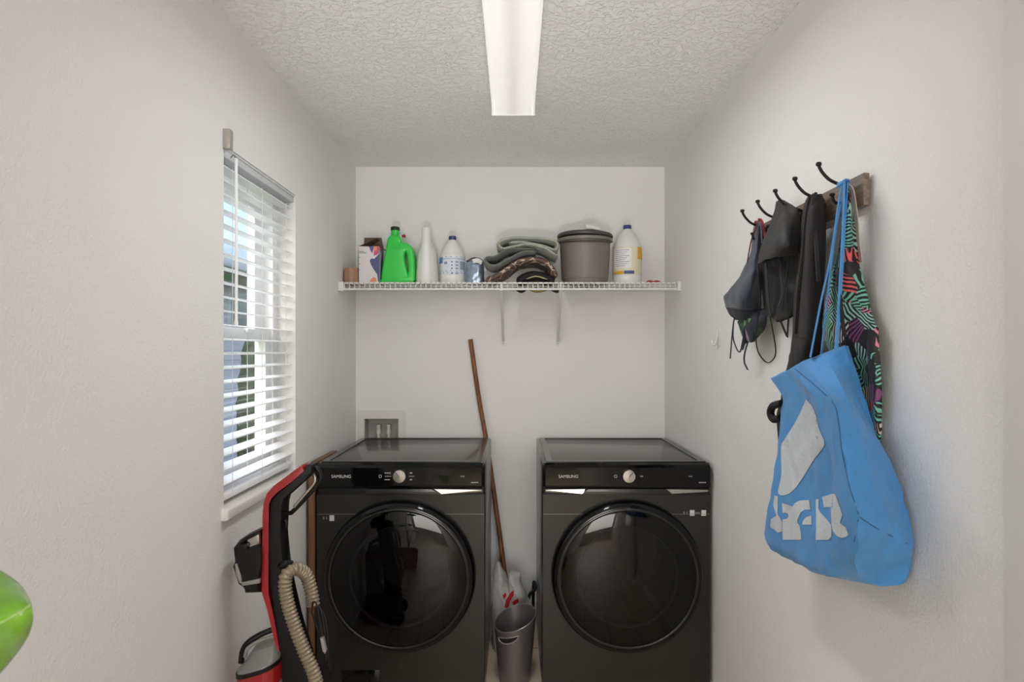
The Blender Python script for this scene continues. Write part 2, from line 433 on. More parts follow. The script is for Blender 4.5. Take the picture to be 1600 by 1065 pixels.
# outside: neighbouring house, lawn, evergreen shrub
M_siding = mat('siding_pink_grey', rgb(196, 184, 186), 0.8, var=0.08, vscale=4)
nn_, ll_ = M_siding.node_tree.nodes, M_siding.node_tree.links
br = nn_.new('ShaderNodeTexBrick'); br.inputs['Scale'].default_value = 4.0; br.inputs['Color1'].default_value = rgb(238, 226, 228); br.inputs['Color2'].default_value = rgb(226, 212, 218)
br.inputs['Mortar'].default_value = rgb(196, 182, 188); mp_ = nn_.new('ShaderNodeMapping'); mp_.inputs['Rotation'].default_value = (PI / 2, 0, PI / 2)
ll_.new([x for x in nn_ if x.type == 'TEX_COORD'][0].outputs['Object'], mp_.inputs[0]); ll_.new(mp_.outputs[0], br.inputs['Vector']); ll_.new(br.outputs[0], nn_['Principled BSDF'].inputs['Base Color'])
M_shingle = mat('roof_shingles', rgb(158, 176, 188), 0.85, var=0.2, vscale=8, bump=0.4, bscale=20)
M_lawn = mat('lawn_grass', rgb(92, 112, 62), 0.9, var=0.3, vscale=10, bump=0.5, bscale=60)
M_ever = mat('evergreen_leaves', rgb(52, 66, 46), 0.8, var=0.4, vscale=25, bump=0.6, bscale=40)
b = BM(); box(b, -30, -1.02, -6, 40, -0.12, -0.02); o = struct('ground_outside', b, M_lawn, smooth=False)
hs = thing('neighbouring_house', 'pale brick house with grey shingle roof seen through the window', 'house', (-7, 10, 0))
b = BM(); box(b, -12, -3.7, 4.0, 16.5, -0.05, 2.5); obj('house_wall', b, M_siding, hs, smooth=False)
b = BM()
e = [(-12.4, 3.5, 2.45), (-3.2, 3.5, 2.45), (-3.2, 17.0, 2.45), (-12.4, 17.0, 2.45)]; rdg = [(-7.8, 8.0, 4.55), (-7.8, 12.4, 4.55)]
V = [b.verts.new(p) for p in e + rdg]
for f in ((0, 1, 4), (1, 2, 5, 4), (2, 3, 5), (3, 0, 4, 5), (3, 2, 1, 0)): b.faces.new([V[i] for i in f])
obj('roof', b, M_shingle, hs, smooth=False)
b = BM(); box(b, -3.24, -3.14, 3.5, 17.0, 2.36, 2.50, .01); obj('gutter', b, M_trim, hs)
wf = BM(); box(wf, -3.72, -3.66, 8.35, 9.2, 1.62, 2.25, .01); wf = obj('house_window', wf, M_trim, hs)
b = BM(); box(b, -3.67, -3.645, 8.42, 9.13, 1.68, 2.19); obj('window_pane', b, mat('far_pane', rgb(90, 104, 112), 0.1), wf)
sh = thing('evergreen_shrub', 'dark green narrow evergreen shrub outside the window', 'shrub', (-2.6, 6.55, -0.03))
b = BM(); loft(b, [(-2.6, 6.55, 0.05, .12, .12), (-2.6, 6.55, .3, .17, .17), (-2.6, 6.55, .9, .17, .17), (-2.6, 6.55, 1.4, .13, .13), (-2.6, 6.55, 1.75, .02, .02)], 40, wr=0.05, wscale=14); obj('foliage', b, M_ever, sh)
b = BM(); tube(b, [(-2.6, 6.55, -0.05), (-2.6, 6.55, .2)], .025, 8, 2); obj('trunk', b, M_board, sh)

# ------------------------------------------------------------ ceiling light
cl = thing('ceiling_light', 'long white fluorescent wraparound ceiling light', 'light', (-0.005, 1.926, ZC))
LY0, LY1, LX0, LX1, LZ = 1.316, 2.536, -0.087, 0.077, 2.352
M_lens = mat('lit_lens', rgb(232, 230, 226), 0.35, var=0.01)
n, l = M_lens.node_tree.nodes, M_lens.node_tree.links; tc = [x for x in n if x.type == 'TEX_COORD'][0]
sx = n.new('ShaderNodeSeparateXYZ'); l.new(tc.outputs['Object'], sx.inputs[0])
ab = n.new('ShaderNodeMath'); ab.operation = 'ABSOLUTE'; l.new(sx.outputs[0], ab.inputs[0])
mr = n.new('ShaderNodeMapRange'); mr.inputs[1].default_value = 0.0; mr.inputs[2].default_value = 0.045; mr.inputs[3].default_value = 0.31; mr.inputs[4].default_value = 0.46; mr.interpolation_type = 'SMOOTHSTEP'
l.new(ab.outputs[0], mr.inputs[0]); l.new(mr.outputs[0], n['Principled BSDF'].inputs['Emission Strength'])
n['Principled BSDF'].inputs['Emission Color'].default_value = (1, 0.975, 0.94, 1)
vo = n.new('ShaderNodeTexVoronoi'); vo.inputs['Scale'].default_value = 160; l.new(tc.outputs['Object'], vo.inputs['Vector'])
bp = n.new('ShaderNodeBump'); bp.inputs['Strength'].default_value = 0.25; bp.inputs['Distance'].default_value = 0.002; l.new(vo.outputs['Distance'], bp.inputs['Height']); l.new(bp.outputs[0], n['Principled BSDF'].inputs['Normal'])
b = BM(); poly = []
for k in range(9):
    a = PI / 2 * k / 8; poly.append((LX0 + .018 - .018 * math.cos(a), LZ + .022 - .022 * math.sin(a)))
for k in range(9):
    a = PI / 2 * (1 - k / 8); poly.append((LX1 - .018 + .018 * math.cos(a), LZ + .022 - .022 * math.sin(a)))
poly = [(LX0 - .002, ZC - .022)] + poly + [(LX1 + .002, ZC - .022)]
prism_xz(b, poly, LY0, LY1 - .012); obj('lens', b, M_lens, cl)
b = BM(); box(b, LX0 - .004, LX1 + .004, LY0, LY1 - .01, ZC - .024, ZC, .002); obj('housing', b, M_trim, cl)
for y0, y1 in ((LY1 - .014, LY1), (LY0 - .002, LY0 + .012)):
    b = BM(); box(b, LX0 - .003, LX1 + .003, y0, y1, LZ - .003, ZC, .0015)
    obj('end_cap', b, M_trim, cl)

# ------------------------------------------------------------ wire shelf
SY0, SZ = 3.168, 1.770
sf = thing('wire_shelf', 'white wire shelf with two slanted braces across the back wall', 'shelf', (-0.02, YB, SZ))
b = BM(); x = XL + 0.03
while x < XR - 0.015:
    tube(b, [(x, YB - .004, SZ - .003), (x, SY0 + .004, SZ - .003), (x, SY0, SZ - .006), (x, SY0, SZ - .034)], .0021, 6, 2); x += 0.0248
obj('deck_wires', b, M_wire, sf)
for y, z, r in ((SY0 - .001, SZ - .003, .0042), (SY0 - .001, SZ - .033, .0050), (SY0 + .11, SZ - .0075, .003), (SY0 + .23, SZ - .0075, .003), (YB - .006, SZ - .0075, .003)):
    b = BM(); tube(b, [(XL + .004, y, z), (XR - .004, y, z)], r, 10, 2); obj('rail', b, M_wire, sf)
for x0, x1 in ((XL, XL + .026), (XR - .018, XR)):
    b = BM(); box(b, x0, x1, SY0 - .006, SY0 + .03, SZ - .042, SZ + .004, .003); 
    xw0, xw1 = (x0, x0 + .004) if x0 < 0 else (x1 - .004, x1)
    prism_yz(b, [(SY0 + .02, SZ - .005), (SY0 + .13, SZ - .012), (SY0 + .13, SZ - .02), (SY0 + .02, SZ - .04)], xw0, xw1)
    obj('wall_bracket', b, M_wire, sf)
for pt, pb in ((783, 786.5), (876, 871.5)):
    t_, w_ = P(pt, 452, SY0), P(pb, 533, YB)
    b = BM(); tube(b, [t_, t_.lerp(w_, .97), w_ + Vector((0, -.004, 0))], .0078, 10, 2); 
    hk = t_ + Vector((0, 0, 0)); tube(b, [hk + Vector((0, 0, -.002)), hk + Vector((0, -.008, .012)), hk + Vector((0, -.004, .026)), hk + Vector((0, .003, .022))], .004, 8, 4)
    br_ = obj('support_brace', b, M_wire, sf)
    b = BM(); box(b, w_.x - .010, w_.x + .010, YB - .004, YB, w_.z - .024, w_.z + .012, .002); pl = obj('foot_plate', b, M_wire, br_)
    b = BM(); lathe(b, [(.0035, 0), (.003, .002)], (w_.x, YB - .004, w_.z - .012), 'Y', 10); obj('screw', b, M_steel, br_)

# ------------------------------------------------------------ things on the shelf
DZ = SZ + 0.0008
M_kraft = mat('kraft_cardboard', rgb(160, 122, 96), 0.85, var=0.06, vscale=30)
M_kraftd = mat('inner_cardboard', rgb(112, 92, 76), 0.9, var=0.08, vscale=30)
b = BM(); box(b, -.847, -.780, 3.24, 3.34, DZ, 1.852, .0015); sb = obj('cardboard_box', b, M_kraft, base=True); tag(sb, 'small plain brown cardboard box at the shelf end by the window wall', 'box')
b = BM(); box(b, -.8225, -.8045, 3.2393, 3.2402, DZ + .002, 1.850); obj('packing_tape', b, mat('tape_brown', rgb(170, 134, 108), .3), sb)
# open printed carton
ct = thing('carton', 'white carton with purple and orange print and open brown flaps', 'box', (-.7245, 3.295, DZ))
x0, x1, y0, y1, zt = -.777, -.672, 3.24, 3.35, 1.957
M_carton = mat('carton_white', rgb(222, 217, 218), 0.55, var=0.03)
b = BM(); 
for a in ((x0, x1, y0, y0 + .002), (x0, x1, y1 - .002, y1), (x0, x0 + .002, y0, y1), (x1 - .002, x1, y0, y1)): box(b, a[0], a[1], a[2], a[3], DZ, zt)
box(b, x0, x1, y0, y1, DZ, DZ + .002); obj('carton_body', b, M_carton, ct, smooth=False)
def flap(p, q, off, th=.002):
    p, q, off = Vector(p), Vector(q), Vector(off); b = BM(); nrm = (q - p).cross(off).normalized() * th
    vs = [b.verts.new(v) for v in (p, q, q + off * .98 - (q - p) * .08, p + off * .98 + (q - p) * .08)]
    b.faces.new(vs); extrude_all(b, nrm); return b
obj('flap', flap((x0, y0, zt), (x0, y1, zt), (.088, 0, .046)), M_kraftd, ct, smooth=False)
obj('flap', flap((x1, y0, zt), (x1, y1, zt), (.026, .0, -.014)), M_kraftd, ct, smooth=False)
obj('flap', flap((x0, y1, zt), (x1, y1, zt), (0, -.02, .06)), M_kraftd, ct, smooth=False)
def flat_poly(pts, y, name, m, parent, th=.0005):
    b = BM(); prism_xz(b, pts, y - th, y); obj(name, b, m, parent, smooth=False)
def cz(px, py): v = P(px, py, y0); return (v.x, v.z)
Mp = {k: mat('carton_' + k, c, .5, var=.04) for k, c in dict(purple=rgb(98, 84, 140), blue=rgb(84, 86, 132), pink=rgb(206, 82, 130), orange=rgb(232, 142, 92), red=rgb(196, 72, 78)).items()}
def zc(pts): return [cz(520 + a / 5.714, 330 + b_ / 5.714) for a, b_ in pts]
flat_poly(zc([(322, 312), (365, 312), (362, 340), (350, 375), (335, 345)]), y0 - .0002, 'print', Mp['purple'], ct)
flat_poly(zc([(365, 312), (395, 312), (398, 340), (366, 365)]), y0 - .0002, 'print', Mp['orange'], ct)
flat_poly(zc([(395, 312), (418, 312), (418, 360), (400, 385), (366, 398), (366, 365), (398, 340)]), y0 - .0002, 'print', Mp['pink'], ct)
flat_poly(zc([(330, 440), (345, 420), (368, 425), (395, 400), (418, 372), (418, 628), (405, 628), (395, 560), (360, 510), (338, 470)]), y0 - .0002, 'print', Mp['blue'], ct)
flat_poly(zc([(330, 628), (345, 600), (370, 585), (388, 600), (388, 628)]), y0 - .0002, 'print', Mp['orange'], ct)
for k, (w, yy) in enumerate(((40, 358), (62, 370), (8, 412), (8, 468), (8, 522))):
    flat_poly(zc([(236, yy - 3), (236 + w, yy - 3), (236 + w, yy + 4), (236, yy + 4)]), y0 - .0002, 'print', M_printdim, ct)
b = BM(); prism_yz(b, [(y0 + .01, DZ + .01), (y0 + .09, DZ + .01), (y0 + .08, zt - .02), (y0 + .03, zt - .06)], x1, x1 + .0006); obj('print', b, Mp['blue'], ct, smooth=False)

def curve_solid(polys, y, half, bev):
    """outline (first) and holes of (x, z) given a rounded thickness about y -> bmesh"""
    cu = bpy.data.curves.new('c', 'CURVE'); cu.dimensions = '2D'; cu.fill_mode = 'BOTH'; cu.extrude = max(half - bev, 0.0001); cu.bevel_depth = bev; cu.bevel_resolution = 3
    for pts in polys:
        dens = catmull([Vector((p[0], p[1], 0)) for p in pts + pts[:1]], 5)[:-1]
        s = cu.splines.new('POLY'); s.points.add(len(dens) - 1); s.use_cyclic_u = True
        for q, v in zip(s.points, dens): q.co = (v.x, v.y, 0, 1)
    o = bpy.data.objects.new('c', cu); C.objects.link(o)
    me = bpy.data.meshes.new_from_object(o.evaluated_get(bpy.context.evaluated_depsgraph_get()))
    bpy.data.objects.remove(o); bpy.data.curves.remove(cu)
    b = BM(); b.from_mesh(me); bpy.data.meshes.remove(me)
    bmesh.ops.transform(b, matrix=Matrix.Translation((0, y, 0)) @ Matrix.Rotation(PI / 2, 4, 'X'), verts=b.verts[:])
    bmesh.ops.remove_doubles(b, verts=b.verts[:], dist=1e-5)
    return b
# green detergent jug
M_green = mat('green_plastic', rgb(46, 204, 72), 0.28, var=0.05, vscale=8, coat=0.3)
YJ = 3.30
jg = thing('detergent_jug', 'bright green plastic jug with dark cap and side handle', 'jug', (P(623, 441, YJ).x, YJ, DZ))
def jz(px, py): v = P(px, py, YJ); return (v.x, max(v.z, DZ + .016))
out = [jz(601.5, 447), jz(601.5, 447), jz(646.5, 447), jz(646.5, 447), jz(646.5, 425), jz(645.5, 402), jz(643, 391), jz(637, 385.5), jz(631, 385), jz(627, 382), jz(624, 374), jz(613, 374), jz(610, 386), jz(607, 402), jz(603, 425)]
hole = [jz(633, 393), jz(638, 391), jz(641.5, 400), jz(644, 420), jz(642, 433), jz(637.5, 434), jz(633.5, 420), jz(630.5, 404)]
b = curve_solid([out, hole], YJ, .05, .012)
nx = P(617.5, 360, YJ).x; nz = P(617.5, 384, YJ).z; nt = P(617.5, 360, YJ).z
lathe(b, [(.046, nz - .012), (.038, nz + .002), (.026, nz + .03), (.021, nt - .01), (.021, nt)], (nx, YJ, 0), n=28)
obj('jug_body', b, M_green, jg)
b = BM(); lathe(b, [(.0225, nt - .001), (.023, nt + .004), (.022, nt + .016), (.019, nt + .018)], (nx, YJ, 0), n=28); obj('cap', b, mat('dark_green_cap', rgb(28, 44, 36), .45), jg)
# translucent spray behind with a red cap
YQ = 3.43
rx = P(631, 369, YQ)
rb = thing('small_bottle', 'clear bottle with a red ball cap behind the green jug', 'bottle', (rx.x, YQ, DZ))
b = BM(); loft(b, [(rx.x, YQ, DZ, .026, .026), (rx.x, YQ, DZ + .12, .027, .027), (rx.x, YQ, rx.z - .05, .024, .024), (rx.x, YQ, rx.z - .008, .008, .008)], 24); obj('bottle_body', b, mat('milky_plastic', rgb(205, 208, 204), .3), rb)
b = BM(); lathe(b, [(.004, -.010), (.009, -.006), (.0105, 0), (.009, .006), (.003, .010)], rx, n=18); obj('cap', b, mat('red_cap', rgb(176, 24, 44), .35), rb)
# unlabelled white jug seen end-on
M_whitep = mat('white_plastic', rgb(226, 226, 222), 0.35, var=0.02, coat=0.15)
M_milky = mat('milky_white_plastic', rgb(218, 217, 208), 0.4, var=0.03)
YW = 3.32; wx = P(668, 441, YW).x
def wz(py): return P(668, py, YW).z
wj = thing('bleach_jug', 'plain white unlabelled jug with slim neck beside the green jug', 'jug', (wx, YW, DZ))
b = BM(); loft(b, [(wx, YW, DZ, .054, .075), (wx, YW, DZ + .012, .058, .08), (wx, YW, wz(415), .054, .078), (wx, YW, wz(396), .049, .07), (wx, YW + .01, wz(385), .034, .05), (wx, YW, wz(378), .018, .025)], 40, e=2.6); obj('jug_body', b, M_milky, wj)
b = BM(); loft(b, [(wx, YW - .062, DZ + .002, .036, .026), (wx, YW - .060, wz(415), .032, .026), (wx, YW - .052, wz(390), .027, .026), (wx, YW - .046, wz(372), .0225, .023), (wx, YW - .046, wz(364), .0215, .0215)], 32); obj('neck', b, M_whitep, wj)
b = BM(); lathe(b, [(.0225, wz(364)), (.0225, wz(359.5)), (.020, wz(358.5))], (wx, YW - .046, 0), n=28); obj('cap', b, M_whitep, wj)
b = BM(); tube(b, [(wx + .0, YW + .03, wz(372)), (wx, YW + .07, wz(376)), (wx, YW + .085, wz(395)), (wx, YW + .07, wz(412))], .012, 10, 5); obj('handle', b, M_milky, wj)
# two round gallon bottles
def gallon(name, label, cxp, Y, r, pys, capm, labm, ncap):
    cx_ = P(cxp, 441, Y).x; g = lambda py: P(cxp, py, Y).z
    t = thing(name, label, 'bottle', (cx_, Y, DZ))
    top, capb, sh_, lab0, lab1 = [g(v) for v in pys]
    b = BM(); lathe(b, [(r * .93, DZ), (r, DZ + .008), (r * 1.0, lab1 - .004), (r * .975, lab1), (r * .975, lab0), (r, lab0 + .004), (r * .99, sh_), (r * .90, sh_ + (capb - sh_) * .22), (r * .62, sh_ + (capb - sh_) * .62), (r * .34, capb - .006), (ncap * .9, capb), (ncap * .9, capb + .004)], (cx_, Y, 0), n=44); obj('bottle_body', b, M_whitep, t)
    b = BM(); lathe(b, [(ncap, capb), (ncap * 1.02, capb + .004), (ncap, top - .002), (ncap * .9, top)], (cx_, Y, 0), n=28); obj('cap', b, capm, t)
    b = BM(); cyl_patch(b, (cx_, Y), r * 1.004, -100, 100, lab1 + .001, lab0 - .001, 32); lb = obj('label_sheet', b, labm, t)
    return t, lb, cx_, g
M_navycap = mat('navy_cap', rgb(52, 60, 120), .4)
t, lb, bx, g = gallon('bleach_bottle', 'white gallon bottle with blue cap and pale blue label', 707, 3.335, .0655, (369, 375, 403, 402.5, 430), M_navycap, mat('pale_blue_label', rgb(212, 220, 228), .5, var=.02), .0195)
M_lblue = mat('label_blue', rgb(92, 146, 190), .5); M_lnavy = mat('label_navy', rgb(70, 84, 130), .5); M_lgrey = mat('label_grey', rgb(150, 160, 178), .5)
R_ = .0655 * 1.004 + .0006
def patch(name, m, parent, c, a0, a1, p0, p1, R_=R_):
    b = BM(); cyl_patch(b, c, R_, a0, a1, g(p1), g(p0), 8); obj(name, b, m, parent, smooth=True)
c2 = (bx, 3.335)
patch('print', M_lblue, lb, c2, -88, -42, 404, 413); patch('print', M_lnavy, lb, c2, -95, 95, 403.2, 403.9); patch('print', M_lgrey, lb, c2, -40, 80, 406, 406.8)
patch('print', M_lnavy, lb, c2, -95, 95, 425, 425.7); patch('print', M_lgrey, lb, c2, -80, 90, 427, 428.5)
for i, yy in enumerate((410.5, 415.5, 420.5, 428)): patch('print', M_lnavy, lb, c2, 0, 6, yy, yy + 2); patch('print', M_lgrey, lb, c2, 18, 32, yy - .3, yy + 2.2)
patch('print', M_whitep, lb, c2, -38, -14, 409, 416.5); patch('print', M_lblue, lb, c2, -34, -18, 411, 415)
patch('print', M_whitep, lb, c2, -90, -52, 415, 424); patch('print', M_lgrey, lb, c2, 40, 75, 410, 423)
# torn foil pouch
M_foil = mat('silver_blue_foil', rgb(150, 166, 184), 0.28, 0.75, var=.25, vscale=30, bump=.3, bscale=60)
Yp = 3.31; fx = P(742, 441, Yp).x
fp = thing('foil_pouch', 'torn silver blue foil pouch between white bottle and folded towels', 'pouch', (fx, Yp, DZ))
b = BM(); loft(b, [(fx, Yp, DZ + .001, .046, .030), (fx, Yp, DZ + .05, .047, .034), (fx, Yp, DZ + .10, .046, .022), (fx + .002, Yp, DZ + .125, .044, .012)], 40, wr=.005, wscale=38, e=2.4)
for v in b.verts: v.co.z = max(v.co.z, DZ)
obj('pouch_body', b, M_foil, fp)
b = BM(); band(b, [(fx - .010, Yp - .018, DZ + .118), (fx + .015, Yp - .026, DZ + .122), (fx + .036, Yp - .018, DZ + .112)], .022, (0, 0, 1), .002); obj('torn_edge', b, M_whitep, fp)
b = BM(); tube(b, [(fx - .042, Yp - .01, DZ + .118), (fx - .01, Yp - .012, DZ + .135), (fx + .02, Yp - .012, DZ + .133), (fx + .044, Yp - .01, DZ + .120)], .0045, 8, 5); obj('top_seal', b, mat('dark_seal', rgb(60, 66, 76), .4), fp)
# cloths
def ct_(px, py, Y=3.2): v = P(px, py, Y); return (v.x, v.z)
def terry(name, col): return mat(name, col, 0.95, var=.12, vscale=60, bump=.9, bscale=260, bdist=.003, sheen=.3)
M_sage = terry('sage_terry', rgb(158, 162, 148)); M_darksage = terry('dark_sage_terry', rgb(104, 109, 99)); M_blackc = mat('black_cloth', rgb(24, 23, 26), .85, var=.3, vscale=40, bump=.4, bscale=120)
M_brown = mat('brown_patterned_cloth', rgb(98, 76, 66), .9, var=.1, vscale=40, bump=.4, bscale=220)
n, l = M_brown.node_tree.nodes, M_brown.node_tree.links; tc = [x for x in n if x.type == 'TEX_COORD'][0]
vo = n.new('ShaderNodeTexVoronoi'); vo.feature = 'DISTANCE_TO_EDGE'; vo.inputs['Scale'].default_value = 17; l.new(tc.outputs['Object'], vo.inputs['Vector'])
rp = n.new('ShaderNodeValToRGB'); rp.color_ramp.elements[0].position = .03; rp.color_ramp.elements[0].color = rgb(186, 168, 146); rp.color_ramp.elements[1].position = .055; rp.color_ramp.elements[1].color = rgb(100, 78, 68)
l.new(vo.outputs['Distance'], rp.inputs[0]); l.new(rp.outputs[0], n['Principled BSDF'].inputs['Base Color'])
b = BM(); ribbon_xz(b, [ct_(810, 440), ct_(818, 433), ct_(832, 429), ct_(848, 430), ct_(858, 435), ct_(866, 440)], .046, 3.212, 3.42, .004, 3)
for v in b.verts: v.co.z = max(v.co.z, DZ)
bk = obj('black_cloth', b, M_blackc, base=True); tag(bk, 'crumpled black cloth at the bottom of the towel pile', 'cloth')
b = BM(); ribbon_xz(b, [ct_(822, 435.5, 3.19), ct_(838, 431, 3.19), ct_(856, 436, 3.19)], .006, 3.203, 3.211, .001, 8); obj('cream_edging', b, mat('cream_binding', rgb(196, 186, 150), .8), bk)
for pxs, m_ in (((806, 823), M_blackc), ((860, 878), M_blackc), ((826, 856), mat('yellow_green_fringe', rgb(150, 146, 70), .8, var=.3))):
    b = BM(); ribbon_xz(b, [ct_(pxs[0], 451.5, 3.24), ct_((pxs[0] + pxs[1]) / 2, 455, 3.24), ct_(pxs[1], 452, 3.24)], .009, 3.22, 3.28, .003, pxs[0]); obj('hanging_fold', b, m_, bk)
b = BM(); ribbon_xz(b, [ct_(759, 438), ct_(772, 433), ct_(790, 422), ct_(808, 409), ct_(830, 404), ct_(852, 408), ct_(862, 418), ct_(870, 431)], .034, 3.200, 3.46, .004, 5)
for v in b.verts: v.co.z = max(v.co.z, DZ)
o = obj('patterned_blanket', b, M_brown, base=True); tag(o, 'folded brown blanket with a cream line pattern in the towel pile', 'blanket')
b = BM(); ribbon_xz(b, [ct_(838, 392), ct_(815, 394), ct_(793, 406), ct_(772, 415), ct_(759, 410), ct_(760, 402), ct_(775, 400), ct_(788, 391), ct_(800, 388), ct_(835, 389)], .018, 3.192, 3.45, .003, 9); 
o = obj('dark_towel', b, M_darksage, base=True); tag(o, 'dark green grey towel folded under the lighter towel', 'towel')
b = BM(); ribbon_xz(b, [ct_(872, 400), ct_(850, 387), ct_(825, 381), ct_(800, 385), ct_(786, 388), ct_(779, 382), ct_(786, 375), ct_(803, 372), ct_(835, 372), ct_(862, 375), ct_(871, 381), ct_(867, 390), ct_(845, 383), ct_(815, 378), ct_(795, 379)], .022, 3.19, 3.45, .003, 2)
o = obj('sage_towel', b, M_sage, base=True); tag(o, 'light sage green towel folded on top of the pile', 'towel')
# bucket
YK = 3.335; kx = P(914, 441, YK).x; kz = 2.004
M_bucket = mat('grey_bucket_plastic', rgb(122, 114, 109), .5, var=.03); M_bucketd = mat('dark_grey_plastic', rgb(72, 70, 66), .45, var=.04)
bu = thing('bucket', 'round grey plastic bucket with dark grey lid on the wire shelf', 'bucket', (kx, YK, DZ))
b = BM(); lathe(b, [(.108, DZ), (.112, DZ + .004), (.116, DZ + .028), (.119, DZ + .03), (.129, kz - .02), (.131, kz), (.127, kz), (.112, DZ + .03), (.105, DZ + .01)], (kx, YK, 0), n=64); obj('bucket_body', b, M_bucket, bu)
b = BM(); lathe(b, [(.131, kz - .014), (.139, kz - .012), (.141, kz), (.137, kz + .004), (.131, kz + .003)], (kx, YK, 0), n=64, cap=False); obj('rim', b, mat('rim_grey', rgb(124, 120, 114), .45), bu)
b = BM(); lathe(b, [(.132, kz + .006), (.141, kz + .009), (.143, kz + .018), (.137, kz + .026), (.12, kz + .029), (.0, kz + .031)], (kx, YK, 0), n=64, cap=False)
for v in b.verts: v.co.z += (v.co.x - kx) * -.02 - (v.co.y - YK) * .02
obj('lid', b, M_bucketd, bu)
b = BM(); tube(b, [(kx + .138 * math.sin(a), YK - .138 * math.cos(a), kz - .010 - .016 * math.cos(a * 1.0) * 1) for a in [math.radians(v) for v in range(-80, 81, 16)]], .0045, 8, 4); obj('handle', b, M_bucketd, bu)
wn_ = P(925, 352, 3.245)
nz_ = thing('white_nozzle', 'small white plastic nozzle lying on the bucket lid', 'nozzle', (wn_.x, 3.245, kz + .034))
b = BM(); tube(b, [(wn_.x - .026, 3.245, kz + .050), (wn_.x, 3.245, kz + .048), (wn_.x + .034, 3.247, kz + .040)], .0135, 14, 6, rfun=lambda d: 1.0 - 5 * d); obj('nozzle_body', b, M_whitep, nz_)
b = BM(); tube(b, [(wn_.x - .032, 3.245, kz + .051), (wn_.x - .024, 3.245, kz + .051)], .0150, 14, 3); obj('collar', b, M_whitep, nz_)
# second gallon bottle
t, lb, bx, g = gallon('cleaner_bottle', 'white gallon bottle with navy cap and yellow label right of the bucket', 980, 3.335, .0735, (352, 358, 386, 388, 431), M_navycap, mat('cream_label', rgb(222, 218, 190), .5, var=.02), .0205)
c2 = (bx, 3.335); R2 = .0735 * 1.004 + .0006
M_yel = mat('label_yellow', rgb(226, 168, 42), .5)
patch('print', mat('label_white', rgb(232, 230, 226), .5), lb, c2, -70, 8, 391, 421, R2)
for i in range(9): patch('print', M_lgrey, lb, c2, -62, -2 - (i % 3) * 8, 393 + i * 3, 393.9 + i * 3, R2 + .0004)
patch('print', M_yel, lb, c2, 34, 88, 385.5 + 3, 407, R2); patch('print', M_lnavy, lb, c2, -22, 18, 425, 430, R2); patch('print', M_yel, lb, c2, -72, -24, 425.5, 430, R2)
patch('print', mat('label_darkyellow', rgb(120, 86, 30), .5), lb, c2, 76, 88, 395, 409, R2 + .0004)
# red clip
rc = P(1020, 440, 3.22)
b = BM(); tube(b, [(rc.x - .03, 3.215, DZ + .006), (rc.x - .012, 3.22, DZ + .010), (rc.x, 3.21, DZ + .006), (rc.x + .02, 3.23, DZ + .011), (rc.x + .034, 3.22, DZ + .006)], .0055, 8, 6)
o = obj('red_cord', b, mat('red_cord_plastic', rgb(170, 40, 44), .5), base=True); tag(o, 'short red cord lying on the shelf by the right wall', 'cord')

# ------------------------------------------------------------ laundry outlet box
ob = thing('laundry_outlet_box', 'white recessed water valve box in the back wall behind the washer', 'outlet box', (-.719, YB, .9))
b = BM(); quads_around(b, lambda u, v: (u, YB - .008, v), -.848, -.590, .90, 1.116, OX0 + .002, OX1 - .002, OZ0 + .002, OZ1 - .002); extrude_all(b, (0, .007, 0)); obj('face_frame', b, M_trim, ob, smooth=False)
b = BM(); M_grey = mat('recess_grey', rgb(176, 174, 170), .6)
for a in ((OX0 + .001, OX0 + .004, YB, YB + .09, OZ0, OZ1), (OX1 - .004, OX1 - .001, YB, YB + .09, OZ0, OZ1), (OX0 + .001, OX1 - .001, YB, YB + .09, OZ0 + .001, OZ0 + .004), (OX0 + .001, OX1 - .001, YB, YB + .09, OZ1 - .004, OZ1 - .001), (OX0 + .001, OX1 - .001, YB + .086, YB + .09, OZ0, OZ1)): box(b, *a)
obj('recess', b, M_grey, ob, smooth=False)
for px in (591.5, 607.5):
    v = P(px, 672, YB + .045)
    b = BM(); lathe(b, [(.008, -.045), (.008, -.02), (.0125, -.018), (.0125, .004), (.010, .006), (.010, .020), (.012, .022), (.012, .030), (.006, .034)], v, n=20); vo_ = obj('valve', b, mat('valve_white', rgb(222, 214, 208), .4), ob)

